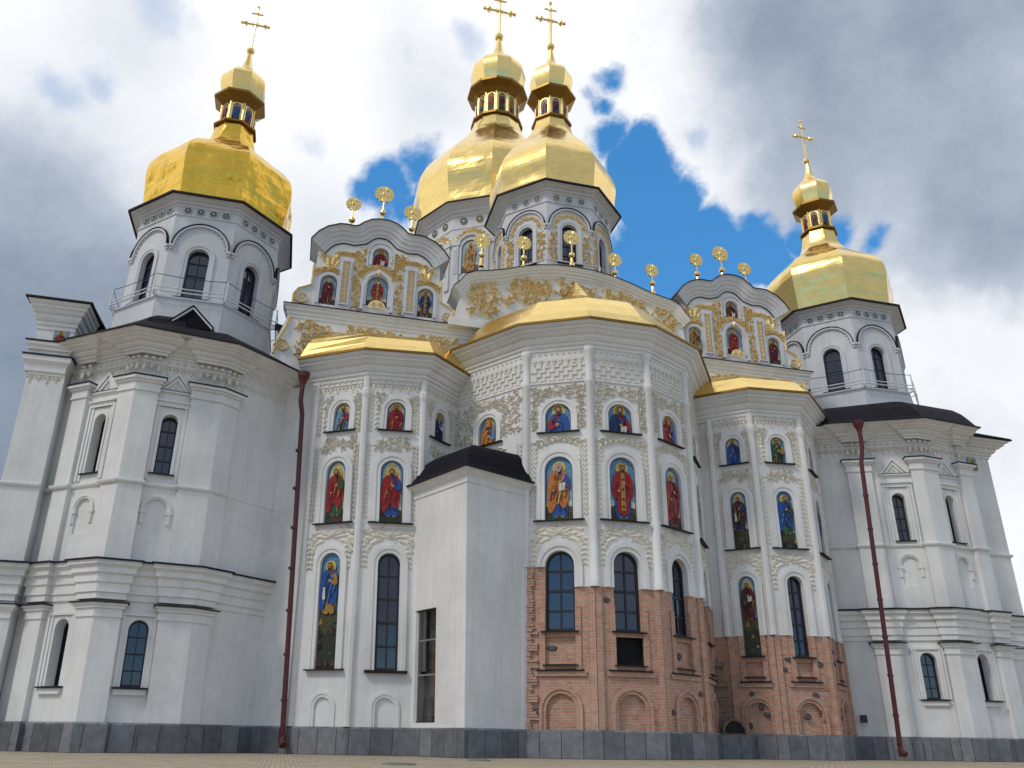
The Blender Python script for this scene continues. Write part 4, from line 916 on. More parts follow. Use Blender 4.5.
# mass of the church behind
mb = MB().mat('white_plaster')
for b in ((-13.6, 13.0, -3.9, 34, .0, 18.6), (-21.9, -12.9, -3.3, 32, 0, 15.3), (12.6, 21.9, -4.6, 32, 0, 15.2), (-6, 6.2, -3.9, 9, 18.6, 21.0), (-6.6, 6.2, 8, 22, 18.6, 25.0)): mb.box(*b)
mb.build('nave', CATH)
mb = MB().mat('roof_metal')
mb.prism([(-14.0, -3.6), (13.4, -3.6), (13.4, 34.4), (-14, 34.4)], 18.6, 18.8); mb.prism([(-22.3, -3), (-13, -3), (-13, 32.4), (-22.3, 32.4)], 15.3, 15.5); mb.prism([(13, -3), (22.3, -3), (22.3, 32.4), (13, 32.4)], 15.25, 15.45)
mb.build('roof', CATH)
# ------------------------------------------------------------------ drums, domes, lanterns, crosses
def octa(c, a, n=8):
    R_ = a/math.cos(PI/n); return [(c[0]+R_*math.sin(-PI/n+2*PI*k/n), c[1]-R_*math.cos(-PI/n+2*PI*k/n)) for k in range(n)]
def smooth_prof(P, n=5):
    out = []
    for i in range(len(P)-1):
        p0 = P[max(i-1, 0)]; p1 = P[i]; p2 = P[i+1]; p3 = P[min(i+2, len(P)-1)]
        for j in range(n):
            t = j/n; out.append(tuple(.5*((2*p1[a])+(-p0[a]+p2[a])*t+(2*p0[a]-5*p1[a]+4*p2[a]-p3[a])*t*t+(-p0[a]+3*p1[a]-3*p2[a]+p3[a])*t**3) for a in (0, 1)))
    out.append(P[-1]); return out
def closed_ring(mb, c, prof, n=8): mb.lathe(c, [(r/math.cos(PI/n), z) for r, z in prof], n, cap=False)
def drum(c, a, zb, zw, zsp, zd, ze, over, nd, style, win, ww, n=8, vis=(-2, -1, 0, 1, 2)):
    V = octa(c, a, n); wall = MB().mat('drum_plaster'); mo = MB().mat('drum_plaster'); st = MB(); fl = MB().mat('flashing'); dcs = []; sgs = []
    for k in range(n):
        A, B = V[k], V[(k+1) % n]; fr = FR(A, B); L = fr.L; cx = L/2; kk = k if k <= n//2 else k-n
        ok = kk in vis
        holes = []
        if ok and win:
            lp = arch(cx, win[0], win[1], ww); holes = [lp]; reveal(wall, fr, lp, -.42, 0)
            ring(mo, fr, cx, win[0], win[1], ww, .26, .07)
            window(CATH, fr, cx, win[0], win[1], ww, d=-.3, cols=2, rows=4, fw=.07, sl_w=ww+.55)
        panel(wall, fr, rect(0, L, zb, ze-.1), holes)
        r = L/2-.1
        if style != 'main':
            a2 = arch(cx, zsp-.02, zsp+r, 2*r, 16)
            curve_sweep(mo, fr, a2, [(0, 0), (0, .07), (-.04, .12), (-.12, .12), (-.12, 0)]); curve_sweep(fl, fr, a2[1:-1], [(.0, 0), (.0, .15), (.03, .15), (.03, 0)])
            for i in range(15):
                t = PI*(i+.5)/15; bead(mo, fr, cx-(r-.19)*math.cos(t), zsp+(r-.19)*math.sin(t), .05, .07)
            for sg in (0, 1):
                s = .1 if sg == 0 else L-.1
                slab(mo, fr, s-.11, s+.11, zsp-.12, zsp, -.01, .15); slab(mo, fr, s-.07, s+.07, zsp-.26, zsp-.12, -.01, .1)
        if ok and style != 'plain': st = MB(); sgs.append(st)
        if style == 'gilt' and ok:
            st.mat('gilt_stucco'); rr = (r-.2+ww/2+.28)/2
            for i in range(13):
                t = PI*(i+.5)/13; x, z = cx-rr*math.cos(t), zsp-.12+rr*math.sin(t)
                volute(st, fr, x, z, .13, t, 1.15, 1 if i % 2 else -1, .085, .09, n=9)
                for q in range(2): leaf(st, fr, x, z, PI-t+(-1.2 if q else 1.2), .26, .13, .08)
            for sg in (-1, 1):
                x = cx+sg*(L/2-.36)
                for z in (win[0]+.25, win[0]+.75, win[0]+1.25, win[0]+1.75):
                    foliage_fill(st, fr, x-.26, x+.26, z-.22, z+.22, int(z*10)+k*5, .08, 0, None, .12, 1.6)
        if style == 'main' and ok:
            st.mat('gilt_stucco')
            ring(mo, fr, cx, 31.2, 34.0, 1.35, .16, .1, False); garland(st, fr, cx, 34.75, 2.5, .7, .12, 0, .55); bead(st, fr, cx-1.1, 34.1, .22, .2); bead(st, fr, cx+1.1, 34.1, .22, .2)
            for s in (.35, L-.35): 
                slab(mo, fr, s-.25, s+.25, 30, 33.6, -.02, .14); slab(mo, fr, s-.35, s+.35, 33.6, 33.9, -.02, .22); curve_sweep(mo, fr, rect(s-.13, s+.13, 31.2, 33.2), [(0, .14), (0, .18), (-.05, .18), (-.05, .14)], True)
            ring(mo, fr, cx, 31.2, 34.4, 1.85, .14, .18, False)
        for i in range(nd if ok else 0):
            dc = MB(); dcs.append(dc)
            s = L*(i+.5)/nd*.84+L*.08; rd = .15 if style != 'main' else .24
            dc.mat('disc_blue' if (i+k) % 3 else 'disc_brown' if style != 'plain' else 'disc_blue'); bead(dc, fr, s, zd, rd, .07, .012, 12); dc.mat('disc_pale'); bead(dc, fr, s, zd, rd*.42, .04, .08, 8)
            dc.mat('disc_brown' if style == 'main' else 'disc_pale'); curve_sweep(dc, fr, [(s+(rd+.01)*math.cos(q*PI/6), zd+(rd+.01)*math.sin(q*PI/6)) for q in range(12)], [(0, .01), (0, .07), (-.04, .07), (-.04, .01)], True)
    o = wall.build('drum', CATH)
    s_ = (ze-zd)/.6
    closed_ring(mo, c, [(a, zd-.33*s_), (a+.06, zd-.31*s_), (a+.06, zd-.24*s_), (a, zd-.22*s_)], n)
    closed_ring(mo, c, [(a, zd+.2*s_), (a+.1*over, zd+.22*s_), (a+.1*over, zd+.3*s_), (a+.3*over, zd+.35*s_), (a+.3*over, zd+.44*s_), (a+.62*over, zd+.5*s_), (a+.62*over, zd+.56*s_), (a+over, zd+.6*s_)], n)
    mo.build('moulding', o)
    for q in dcs: q.build('rosette', o)
    if fl.v: fl.build('flashing', o)
    for q in sgs: q.build('gilt_relief', o)
    mb = MB().mat('flashing'); closed_ring(mb, c, [(a+over-.16, ze-.012), (a+over+.05, ze-.012), (a+over+.05, ze+.09), (a-.4, ze+.24)], n); mb.build('eave', CATH)
    return o
def cross(parent, c, z, h, sz):
    mb = MB().mat('gold_plain'); x, y = c; r = .06*sz
    mb.tube([(x, y, z), (x, y, z+h)], [r*1.3, r*.8])
    za = z+h*.58; aw = .82*sz
    mb.tube([(x-aw, y, za), (x+aw, y, za)], r); mb.tube([(x-.36*sz, y, z+h*.84), (x+.36*sz, y, z+h*.84)], r*.8)
    for sx_ in (-1, 1):
        mb.tube([(x+sx_*aw*.72, y, za-.22*sz), (x+sx_*aw*.72, y, za+.22*sz)], r*.8); mb.sphere((x+sx_*aw*.72, y, za), r*2.6, 8, 5); mb.sphere((x+sx_*aw, y, za), r*1.8, 6, 4)
    mb.sphere((x, y, za), .11*sz, 10, 6); mb.sphere((x, y, z+h*.84), r*2.2, 8, 5); mb.sphere((x, y, z+h), r*2, 6, 4)
    for k in range(12):
        a = 2*PI*k/12+.26; mb.tube([(x+.09*sz*math.cos(a), y, za+.09*sz*math.sin(a)), (x+.3*sz*math.cos(a), y, za+.3*sz*math.sin(a))], [r*.5, r*.2], 4)
    return mb.build('cross', parent)
def crumple(mb, c, prof, n, amp, cols=8):
    """gilded sheet: each facet a fine grid, dented a little between its ridges"""
    rings = []
    for r, z in prof:
        ring_ = []
        for k in range(n):
            a0 = PI/n+2*PI*(k-1)/n; a1 = a0+2*PI/n
            for q in range(cols):
                t = q/cols; x = lerp(math.sin(a0), math.sin(a1), t); y = -lerp(math.cos(a0), math.cos(a1), t)
                e = min(t, 1-t)*2; w = amp*(.25+.75*min(1, e*2.5))
                nz = noise.noise(Vector((c[0]+x*r*.55, c[1]+y*r*.55, z*1.15)))+.5*noise.noise(Vector((c[0]+x*r*1.3, c[1]+y*r*1.3+7, z*2.6)))
                f_ = 1+nz*w/max(r, 1.5); ring_.append((c[0]+x*r*f_, c[1]+y*r*f_, z))
        rings.append(ring_)
    for A, B in zip(rings[:-1], rings[1:]): mb.loft(A, B, True)
def dome(c, base, neck, matn, nl=8, n=8, lan=(1.25, .95, 1.5), sc=1.0, zl=0, crossh=3.6, csz=1.0, cup=None):
    mb = MB().mat(matn); prof = smooth_prof(base, 4); crumple(mb, c, prof, n, .12 if matn == 'gold_worn' else .03); d = mb.build('dome', CATH)
    z = zl
    mb = MB().mat('gold_trim'); k = lan
    mb.lathe(c, [(k[1], z), (k[0], z+.08*sc), (k[0], z+.2*sc), (k[1]*.98, z+.3*sc)], nl, cap=False)
    zt = z+.3*sc; h = 1.25*sc
    mb.lathe(c, [(k[1]*1.0, zt+h), (k[2]*.82, zt+h+.22*sc), (k[2], zt+h+.42*sc), (k[2], zt+h+.56*sc), (k[1]*1.05, zt+h+.8*sc)], nl, cap=False)
    lo = mb.build('lantern_cornice', d)
    mb = MB().mat('gold_plain'); mb.lathe(c, [(k[1], zt), (k[1], zt+h)], nl)
    V = octa(c, k[1]*math.cos(PI/nl), nl)
    for q in range(nl):
        fr = FR(V[q], V[(q+1) % nl]); mb.tube([fr.p(0, zt, .02), fr.p(0, zt+h, .02)], .06*sc, 6); 
        ring(mb, fr, fr.L/2, zt+.08*sc, zt+h*.93, fr.L*.62, .06*sc, .05*sc, False)
    mb.build('lantern', d)
    R = random.Random(int(c[0]*10)+7)
    for q in range(nl):
        kk = q if q <= nl//2 else q-nl
        if abs(kk) <= nl//4:
            fr = FR(V[q], V[(q+1) % nl]); 
            io = icon(d, fr, fr.L/2, zt+.1*sc, zt+h*.92, fr.L*.6, R.choice(('ic_red', 'ic_blue', 'ic_green', 'ic_brown')), R.choice(('ic_blue', 'ic_red', 'ic_dred', 'ic_ochre')), d=.008, bg='pale' if csz < 1.3 else 'sky')
    z2 = zt+h+.78*sc; cp = cup
    mb = MB().mat('gold_plain' if matn == 'gold' else 'gold'); mb.lathe(c, smooth_prof([(r*cp, z2+zz2*sc) for r, zz2 in ((.84, 0), (.95, .5), (1.0, 1.0), (.93, 1.4), (.70, 1.78), (.43, 2.08), (.28, 2.4), (.18, 2.85), (.11, 3.4), (.07, 3.75))], 4), nl); mb.build('cupola', d)
    zb = z2+3.85*sc; mb = MB().mat('gold_plain'); mb.sphere((c[0], c[1], zb), .24*sc, 12, 8); mb.build('finial_ball', d)
    cross(d, c, zb+.15*sc, crossh, csz)
CL = (-TX+.17, TV); CR = (TX, TV); CF = (.1, .2); CM = (-.2, 15.0)
def balcony(c, a, z):
    mb = MB().mat('drum_plaster'); closed_ring(mb, c, [(a, z-.3), (a+.08, z-.26), (a+.12, z-.1), (a+.16, z-.08), (a+.16, z), (a-.02, z+.02)]); mb.build('ledge', CATH)
    mb = MB().mat('white_metal'); V = octa(c, a+.38); V2 = octa(c, a+.02)
    for k in range(8):
        A, B = V[k], V[(k+1) % 8]
        for zz2, r in ((z+.12, .032), (z+.32, .028)): mb.tube([(*A, zz2), (*B, zz2)], r)
        mb.tube([(*A, z-.02), (*A, z+1.0)], .035); mb.tube([(*A, z-.02), (*V2[k], z-.05)], .045); mb.tube([(*A, z+.1), (*V2[k], z+.1)], .03)
        pts = [(lerp(A[0], B[0], i/8), lerp(A[1], B[1], i/8), z+.98-.09*math.sin(PI*i/8)) for i in range(9)]; mb.mat('window_frame'); mb.tube(pts, .018, 5); mb.mat('white_metal')
    mb.build('railing', CATH)
for c in (CL, CR):
    drum(c, 3.38, 15.0, None, 22.0, 24.02, 24.6, .58, 4, 'plain', (19.25, 21.97), .96)
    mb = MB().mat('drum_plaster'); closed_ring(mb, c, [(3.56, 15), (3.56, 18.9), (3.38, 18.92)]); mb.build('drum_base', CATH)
    balcony(c, 3.44, 19.15)
    bp = [(3.7, 24.78), (3.78, 25.6), (3.88, 26.5), (3.95, 27.3), (3.8, 28.0), (3.35, 28.65), (2.7, 29.2), (2.05, 29.7), (1.55, 30.2), (1.25, 30.8), (1.08, 31.75)]
    dome(c, bp, None, 'gold_worn' if c is CL else 'gold', lan=(1.22, .93, 1.48), sc=1.02, zl=31.75, crossh=3.4, csz=.95, cup=1.32)
drum(CF, 3.2, 20.5, None, 26.85, 28.72, 29.4, .62, 3, 'gilt', (24.5, 27.05), .9)
mb = MB().mat('white_metal'); V = octa(CF, 3.7)
for k in range(8):
    A, B = V[k], V[(k+1) % 8]
    for z in (23.9, 24.25): mb.tube([(*A, z), (*B, z)], .04)
    mb.tube([(*A, 22.8), (*A, 24.3)], .04)
mb.build('railing', CATH)
dome(CF, [(3.76, 29.55), (3.8, 30.4), (3.9, 31.3), (3.78, 32.1), (3.35, 32.95), (2.8, 33.75), (2.25, 34.45), (1.78, 35.1), (1.46, 35.7), (1.28, 36.3), (1.15, 36.8)], None, 'gold', lan=(1.3, 1.0, 1.6), sc=1.13, zl=36.6, crossh=3.9, csz=1.2, cup=1.42)
drum(CM, 5.5, 22, None, 0, 35.75, 37.0, .87, 2, 'main', None, 0, n=12)
dome(CM, [(6.5, 37.2), (6.55, 38.4), (6.74, 39.8), (6.72, 40.9), (6.15, 42.4), (5.2, 43.8), (4.15, 45.2), (3.15, 46.4), (2.5, 47.5), (2.1, 48.8)], None, 'gold', n=12, nl=12, lan=(2.25, 1.8, 2.65), sc=1.75, zl=48.8, crossh=5.2, csz=1.75, cup=2.45)
V = octa(CM, 5.5, 12)
for k, T in ((10, ('ic_green', 'ic_dred')), (11, ('ic_orange', 'ic_ochre')), (0, ('ic_red', 'ic_dred'))):
    fr = FR(V[k], V[(k+1) % 12]); icon(CATH, fr, fr.L/2, 31.25, 33.98, 1.33, T[0], T[1], d=-.0, bg='pale')
# ------------------------------------------------------------------ east wall, gables and parapet
GV = -4.2
fr = FR((0, GV), (1, GV)); fr.L = 1     # s equals the x coordinate along this wall
mb = MB().mat('white_plaster')
panel(mb, fr, [(-14.75, 15.5), (-14.7, 16.7), (-14.45, 17.6), (-14.15, 18.65), (-14.15, 19.0), (13.1, 19.0), (13.1, 15.5)], ())
o = mb.build('wall', CATH); mo = MB().mat('white_plaster')
ew = [(-14.15, -3.6), (-14.15, GV), (13.1, GV), (13.1, -3.6)]
sweep(mo, ew, [(0, 18.4), (.05, 18.45), (.05, 18.57), (.1, 18.61), (.1, 18.73), (.18, 18.81), (.18, 18.91), (.26, 18.98), (.26, 19.04)]); mo.build('moulding', o)
fl = MB().mat('flashing'); sweep(fl, ew, [(0, 19.042), (.30, 19.042), (.30, 19.08), (0, 19.15)]); fl.build('flashing', o)
for q in ((-13.7, -12.3, 16.6, 18.35, 3, .14, 0, None, .24, 1.6), (-11.6, -8.6, 17.5, 18.35, 4, .12, 0, None, .2, 1.5), (-8.0, -6.0, 17.1, 18.35, 8, .12, 0, None, .22, 1.5), (6.9, 11.2, 17.3, 18.35, 5, .12, 0, None, .2, 1.5), (11.5, 12.9, 16.8, 18.35, 6, .14, 0, None, .24, 1.6)):
    st = MB().mat('gilt_stucco'); foliage_fill(st, fr, *q); st.build('gilt_relief', o)
for sg, x in ((1, -14.6), (-1, 13.3)):
    st = MB().mat('gilt_stucco'); stroke(st, fr, [(x, 16.5), (x+.12*sg, 17.2), (x+.4*sg, 17.9), (x+.5*sg, 18.5)], .14, .16, 0, False); volute(st, fr, x+.35*sg, 16.9, .36, PI if sg > 0 else 0, 1.4, -sg, .14, .16); st.build('gilt_scroll', o)
GCORN = [(-1.0, .0), (-.96, .08), (-.82, .1), (-.78, .2), (-.6, .24), (-.52, .4), (-.36, .44), (-.3, .56), (-.12, .62), (-.04, .72), (0, .74)]
def gable(cu, icons, right):
    fr = FR((cu, GV), (cu+1, GV)); f = MB().mat('white_plaster'); sts = []
    def nst(nm_):
        q = MB().mat('gilt_stucco'); sts.append((nm_, q)); return q
    half = [(3.36, 22.6), (3.05, 23.07), (2.65, 23.42), (2.1, 23.66), (1.75, 23.69), (1.42, 23.66), (1.2, 23.73), (.95, 23.97), (.6, 24.2), (.25, 24.29)]
    GC = [(a*.84, d*.56) for a, d in GCORN]
    top = [(-s, z) for s, z in half]+[(s, z) for s, z in half[::-1]]
    low = off2(top, -.78)
    ic = [(-2.32, 19.36, 20.95, .78), (2.36, 19.36, 20.95, .78), (0, 19.6, 21.25, 1.02), (.02, 21.85, 22.88, .8)]
    holes = [arch(a, b, c_, w) for a, b, c_, w in ic]
    mid = [q for q in low if abs(q[0]) < 2.95]
    outer = [(-3.0, 19.05), (-3.0, 22.35)]+mid+[(3.0, 22.35), (3.0, 19.05)]
    panel(f, fr, outer, holes)
    # body behind the front face
    reveal(f, fr, outer, 0, -1.6)
    for lp in holes: reveal(f, fr, lp, -.14, 0)
    o = f.build('gable', CATH)
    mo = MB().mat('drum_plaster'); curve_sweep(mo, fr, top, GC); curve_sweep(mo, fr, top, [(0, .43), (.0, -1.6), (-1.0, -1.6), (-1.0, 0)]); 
    for a, b, c_, w in ic: ring(mo, fr, a, b, c_, w, .16, .08, False)
    curve_sweep(mo, fr, [(-.78, 19.3), (-.78, 20.6), (-.55, 21.2), (0, 21.62), (.55, 21.2), (.78, 20.6), (.78, 19.3)], [(0, 0), (0, .16), (-.14, .16), (-.14, 0)])
    ring(mo, fr, 0.02, 21.7, 23.05, 1.1, .14, .12)
    for sg in (-1, 1):
        slab(mo, fr, sg*1.58-.34, sg*1.58+.34, 19.2, 22.05, -.01, .09); curve_sweep(mo, fr, rect(sg*1.58-.24, sg*1.58+.24, 19.4, 21.85), [(0, .09), (0, .16), (-.07, .16), (-.07, .09)], True)
        st = nst('leaf_chain'); chain(st, fr, sg*1.58, 19.5, 21.75, .34, .24, .09, .09)
        st = nst('gilt_relief'); foliage_fill(st, fr, sg*1.06-.22, sg*1.06+.22, 19.25, 22.6, 11+sg, .14, 0, None, .19, 2.4)
        # scrolled volute on the shoulder and leaves over the outer pictures
        xs = sg*3.0
        outl = [(xs, 21.5), (xs+sg*.16, 21.45), (xs+sg*.15, 20.75), (xs+sg*.17, 20.3), (xs+sg*.45, 20.16), (xs+sg*.75, 20.02), (xs+sg*.92, 19.7), (xs+sg*.92, 19.35), (xs+sg*.8, 19.1), (xs, 19.1)]
        vs = [fr.p(a, b, .0) for a, b in outl]+[fr.p(a, b, -.5) for a, b in outl]; n = len(outl)
        mo.add(vs, [tuple(range(n)), tuple(range(n, 2*n))]+[(i, (i+1) % n, n+(i+1) % n, n+i) for i in range(n)])
        st = nst('gilt_scroll'); stroke(st, fr, [(a-sg*.06, b) for a, b in outl[1:9]], .12, .12, 0, False); volute(st, fr, xs+sg*.46, 19.55, .36, PI*.25 if sg > 0 else PI*.75, 1.5, -sg, .12, .12)
        st = nst('gilt_relief'); [leaf(st, fr, sg*(2.3+.12*q), 21.4, PI/2+sg*(.15-.35*q), .8-.12*abs(q), .3, .12) for q in (-1, 0, 1)]; foliage_fill(st, fr, min(sg*1.95, sg*2.8), max(sg*1.95, sg*2.8), 21.45, 22.3, 31+sg, .12, 0, lambda s, z: z < 23.5-abs(s)*.5, .19, .8); garland(st, fr, sg*2.34, 21.25, 1.35, .25, .14, 0, .36)
        st = nst('gilt_relief'); garland(st, fr, sg*1.58, 22.25, 1.0, .05, .12, 0, .32); leaf(st, fr, sg*2.2, 21.6, PI/2+sg*.3, .8, .45, .06)
        foliage_fill(st, fr, sg*.72-.22, sg*.72+.22, 21.15, 22.75, 51+sg, .14, 0, None, .19, 2.0)
    st = nst('gilt_relief'); garland(st, fr, 0, 21.72, 1.5, .35, .13, 0, .3); leaf(st, fr, 0, 21.55, -PI/2, .35, .25, .14, .12)
    st = nst('gilt_lunette'); n = 10; vs = [fr.p(.02+.42*math.cos(PI*i/n), 19.42+.42*math.sin(PI*i/n), .2) for i in range(n+1)]; st.add(vs, (tuple(range(n+1)),)); volute(st, fr, -.15, 19.58, .13, 0, 1.2, 1, .07, .06, .2); volute(st, fr, .2, 19.58, .13, PI, 1.2, -1, .07, .06, .2)
    mo.build('moulding', o); [q.build(nm_, o) for nm_, q in sts]
    fl = MB().mat('flashing'); curve_sweep(fl, fr, top, [(.003, .47), (.05, .47), (.05, -1.65), (.003, -1.65)]); curve_sweep(fl, fr, [q for q in low if abs(q[0]) < 3.2], [(-.045, .01), (-.045, .07), (-.075, .07), (-.075, .01)]); fl.build('coping', o)
    for (a, b, c_, w), kw in zip(ic, icons): icon(CATH, fr, a, b, c_, w, **kw)
gable(-10.2, [I('ic_brown', 'ic_dred', bg='pale', hair='ic_grey'), I('ic_orange', 'ic_dblue', bg='gold', hat='bishop'), I('ic_ochre', 'ic_red', bg='pale', hat='bishop', hair='ic_white'), I('ic_red', 'ic_dred', kind='half', bg='pale', attr='book')], False)
gable(8.95, [I('ic_dred', 'ic_ochre', bg='gold'), I('ic_brown', 'ic_dred', bg='gold', hat='hood'), I('ic_red', 'ic_red', bg='pale', hair='ic_grey', attr='staff'), I('ic_dred', 'ic_brown', kind='half', bg='pale', attr='book')], True)
# curved parapet behind the middle apse
fr = FR((-.2, GV-.3), (.8, GV-.3)); half = [(6.35, 21.0), (6.05, 21.3), (5.75, 21.75), (5.3, 21.97), (4.6, 22.12), (3.9, 22.3), (3.0, 22.62), (2.0, 22.9), (1.0, 23.05), (.0, 23.1)]
top = [(-s, z) for s, z in half]+[(s, z) for s, z in half[-2::-1]]
mb = MB().mat('white_plaster'); low = off2(top, -.56); panel(mb, fr, [(-6.3, 19.0)]+low+[(6.3, 19.0)], ()); reveal(mb, fr, [(-6.3, 19.0)]+low+[(6.3, 19.0)], 0, -1.5); o = mb.build('parapet', CATH)
mo = MB().mat('white_plaster'); curve_sweep(mo, fr, top, [(a*.62, d*.5) for a, d in GCORN]); curve_sweep(mo, fr, top, [(0, .36), (0, -1.5), (-.6, -1.5), (-.6, 0)]); slab(mo, fr, -6.5, 6.5, 18.9, 19.3, -.4, .25); mo.build('moulding', o)
fl = MB().mat('flashing'); curve_sweep(fl, fr, top, [(.003, .4), (.04, .4), (.04, -1.55), (.003, -1.55)]); fl.build('coping', o)
for s0, s1, z0, z1, sd in ((-5.6, -4.0, 19.6, 21.9, 61), (-3.7, -1.2, 20.6, 22.5, 62), (-1.0, 1.2, 21.3, 22.75, 63), (1.4, 3.9, 20.6, 22.4, 64), (4.1, 5.7, 19.6, 21.7, 65)):
    st = MB().mat('gilt_stucco'); foliage_fill(st, fr, s0, s1, z0, z1, sd, .16, 0, lambda s, z: z < 22.4-abs(s)*.12-max(0, abs(s)-3)*.1, .25, 2.1); st.build('gilt_relief', o)
# sun-shaped gilt finials along gables and parapet
PV = GV+.2
def sun_finial(u, zball, zc, r):
    mb = MB().mat('gold_plain'); n = 28
    o_ = [(r*(1 if i % 2 else .9)*math.cos(2*PI*i/n), r*(1 if i % 2 else .9)*math.sin(2*PI*i/n)) for i in range(n)]
    fr = FR((u, PV), (u+1, PV)); z0 = zball-.45
    holes = [[(r*.5*math.cos(a)+r*.1*math.cos(b*PI/3), zc+r*.5*math.sin(a)+r*.1*math.sin(b*PI/3)) for b in range(6)] for a in (PI/4, 3*PI/4, 5*PI/4, 7*PI/4)]
    oo = [(a, zc+b) for a, b in o_]
    for d in (-.04, .04): panel(mb, fr, oo, holes, d)
    reveal(mb, fr, oo, -.04, .04)
    for h_ in holes: reveal(mb, fr, h_, -.04, .04)
    bead(mb, fr, 0, zc, r*.22, .06, .04, 10)
    for k in range(n//2): stroke(mb, fr, [(r*.62*math.cos(4*PI*k/n), zc+r*.62*math.sin(4*PI*k/n)), (r*.9*math.cos(4*PI*k/n), zc+r*.9*math.sin(4*PI*k/n))], .05, .02, .04)
    o2 = mb.build('sun_finial', CATH)
    mb = MB().mat('gold_plain'); mb.tube([(u, PV, z0-.4), (u, PV, zc-r*.85)], .04); mb.sphere((u, PV, zball), .17, 12, 8); mb.lathe((u, PV), [(.14, z0-.25), (.14, z0-.1), (.08, z0+.05), (.05, z0+.25)], 8); mb.build('stem', o2)
for u, z0, h, r in FINIALS: sun_finial(u, z0, h, r)
# ------------------------------------------------------------------ stair annex in the corner between the apses
P = (-6.5, -9.55); PR = (-3.62, -8.12); PLf = (-8.1, -6.2)
AW = [PLf, P, PR]; wall = MB().mat('white_plaster'); ZA = 9.95
f0 = FR(PLf, P); f1 = FR(P, PR)
op = rect(.2, 1.75, 1.12, 5.16)
panel(wall, f0, rect(0, f0.L, .9, ZA), [op]); reveal(wall, f0, op, -.3, 0); panel(wall, f1, rect(0, f1.L, .9, ZA), ())
o = wall.build('annex_wall', CATH)
mo = MB().mat('white_plaster'); sweep(mo, AW, [(0, ZA-.32), (.04, ZA-.3), (.04, ZA-.06), (.1, ZA), (.2, ZA+.12), (.3, ZA+.16), (.3, ZA+.2)]); slab(mo, f1, f1.L-.28, f1.L, .95, ZA-.3, -.01, .05); mo.build('moulding', o)
eave_trim(CATH, AW, ZA+.2, .32, 'flashing', .06)
E0 = off(AW, .34); pk = [(-6.3, -6.0), (-5.55, -7.2), (-4.4, -7.2)]
prof = [(0, ZA+.27), (.07, ZA+.33), (.14, ZA+.52), (.24, ZA+.92), (.36, ZA+1.28), (.55, ZA+1.6), (1, ZA+1.85)]
roof_rings([[(lerp(a[0], b[0], t), lerp(a[1], b[1], t), z) for a, b in zip(E0, pk)] for t, z in prof], None, 'roof_metal', 'roof', CATH)
plinth(CATH, AW, .1)
# glazed slot showing the old masonry
mb = MB().mat('window_frame'); fw = .05
curve_sweep(mb, f0, op, [(0, -.2), (0, -.08), (-fw, -.08), (-fw, -.2)], True)
mb.mat('cover_iron')
for z in (2.75, 4.0): slab(mb, f0, .21, 1.74, z, z+.06, -.19, -.12)
w = mb.build('window', CATH); g = MB().mat('thin_glass'); panel(g, f0, op, (), -.15); g.build('pane', w)
mb = MB().mat('old_brick'); panel(mb, f0, rect(-.1, 2.3, 1.0, 5.4), (), -.7); R = random.Random(3)
for j in range(20):
    z = 1.36+j*.1; slab(mb, f0, R.uniform(.5, .8)+j*.03, R.uniform(1.7, 2.3), z, z+.085, -.69, R.uniform(-.6, -.4)-j*.004)
mb.build('old_masonry', CATH)
# ------------------------------------------------------------------ rain pipes
def pipe(pts, r, hop):
    mb = MB().mat('pipe_red'); mb.tube(pts, r, 10)
    for i in range(1, 8):
        a, b = Vector(pts[-2]), Vector(pts[-1]); q = a.lerp(b, i/8); t = (b-a).normalized(); mb.tube([q-t*.05, q+t*.05], r*1.25, 10)
    o = mb.build('rain_pipe', CATH)
    mb = MB().mat('pipe_red'); x, y, z = hop; mb.lathe((x, y), [(.11, z-.45), (.15, z-.3), (.25, z-.08), (.27, z+.12), (.22, z+.12)], 12); mb.build('hopper', o)
    mb = MB().mat('pipe_red'); x, y, z = pts[-1]; mb.tube([(x, y, z+.5), (x, y-.02, z+.25), (x+.05, y-.22, z+.08)], [r*1.15, r*1.2, r*1.3], 10); mb.build('shoe', o)
pipe(PIPE_L, .105, HOP_L); pipe(PIPE_R, .105, HOP_R)
mb = MB().mat('window_frame'); fr = FR(WBR[0], WBR[1]); slab(mb, fr, .82, 1.1, 1.5, 1.82, .2, .34); slab(mb, fr, .84, 1.08, 1.52, 1.8, .341, .36); mb.build('junction_box', CATH)
# floodlights on the roofs
def flood(x, y, z, rz):
    mb = MB().mat('window_frame'); c, s = math.cos(rz), math.sin(rz)
    q = lambda a, b, h: (x+a*c-b*s, y+a*s+b*c, z+h)
    vs = [q(a, b, h) for b, k in ((0, 1), (.28, .6)) for a, h in ((-.22*k, .35-.16*k), (.22*k, .35-.16*k), (.22*k, .35+.16*k), (-.22*k, .35+.16*k))]
    mb.add(vs, ((0, 1, 2, 3), (4, 5, 6, 7), (0, 1, 5, 4), (1, 2, 6, 5), (2, 3, 7, 6), (3, 0, 4, 7))); mb.tube([(x, y, z-.3), (x, y, z+.2)], .04); mb.build('floodlight', CATH)
flood(-14.55, -3.2, 18.0, .4); flood(13.4, -3.6, 17.9, -.4)
mb = MB().mat('gold_plain'); x, y, z = -24.2, 1.5, 17.9
mb.tube([(x, y, z-1.6), (x, y, z+1.1)], [.05, .02]); mb.sphere((x, y, z), .16, 10, 6); mb.tube([(x-.25, y, z+.75), (x+.25, y, z+.75)], .02); mb.build('finial', CATH)
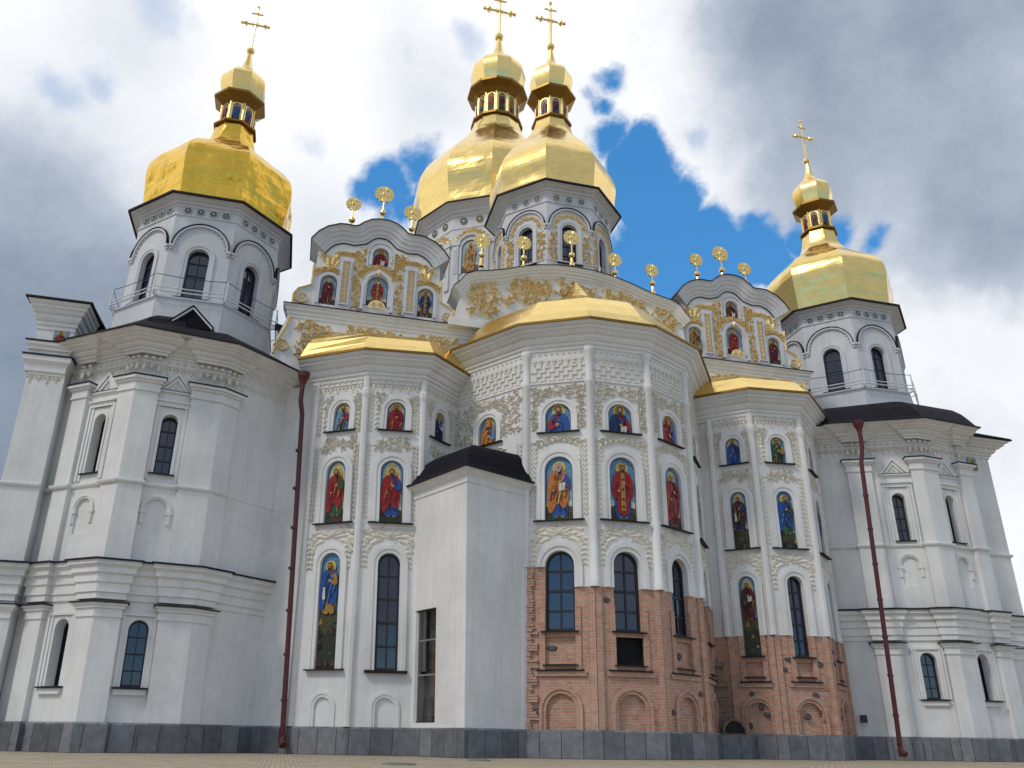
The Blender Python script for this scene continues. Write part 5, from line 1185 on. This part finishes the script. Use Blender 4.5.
# ------------------------------------------------------------------ iron covers in the paving
def cover(x, y, r, label):
    mb = MB().mat('cover_iron'); mb.lathe((x, y), [(r, 0.002), (r, .035), (r-.06, .04), (r-.07, .028), (.01, .03)], 24)
    for k in range(-3, 4):
        w_ = math.sqrt(max(.01, (r*.8)**2-(k*r*.22)**2)); mb.box(x-w_, x+w_, y+k*r*.22-.02, y+k*r*.22+.02, .02, .045)
    o = mb.build('manhole_cover'); o['label'] = label; o['category'] = 'manhole cover'; o['group'] = 'manhole covers in the plaza paving'
for a in COVERS: cover(*a)
# ------------------------------------------------------------------ bare budding tree beyond the right corner
def tree(x, y, h, seed, label):
    R = random.Random(seed); root = bpy.data.objects.new('tree', None); COL.objects.link(root); root.location = (x, y, 0); root['label'] = label; root['category'] = 'tree'
    tr = MB().mat('bark'); cr = MB(); tips = []
    def branch(p, d, ln, r, lev, mb):
        pts = [p]; q = Vector(p); dd = Vector(d)
        for i in range(4):
            dd = (dd+Vector((R.uniform(-.18, .18), R.uniform(-.18, .18), R.uniform(-.03, .14)))).normalized(); q = q+dd*ln/4; pts.append(tuple(q))
        mb.mat('bark'); mb.tube(pts, [r*(1-.16*i) for i in range(5)], 6 if lev < 2 else 4, cap=False)
        if lev >= 4:
            for pp in pts[1:]:
                for _ in range(3):
                    c = Vector(pp)+Vector((R.gauss(0, .14), R.gauss(0, .14), R.gauss(0, .14))); s = R.uniform(.05, .11); mb.mat('buds')
                    a = Vector((R.gauss(0, 1), R.gauss(0, 1), R.gauss(0, 1))).normalized()*s; b = a.cross(Vector((R.gauss(0, 1), R.gauss(0, 1), R.gauss(0, 1)))).normalized()*s*.6; mb.add([c-a, c+b, c+a, c-b], ((0, 1, 2, 3),))
            return
        for k in range(4 if lev == 0 else 3):
            pp = Vector(pts[-1]).lerp(Vector(pts[2]), R.uniform(0, .7)); az = R.uniform(0, 2*PI); sp = R.uniform(.45, .9)
            nd = (dd+Vector((math.cos(az)*sp, math.sin(az)*sp, R.uniform(0, .3)))).normalized(); branch(tuple(pp), nd, ln*R.uniform(.6, .78), r*.55, lev+1, cr)
    branch((0, 0, -.1), (0, 0, 1), h*.33, h*.022, 0, tr)
    o = tr.build('trunk', root); o2 = cr.build('crown', root)
for a in TREES: tree(*a)
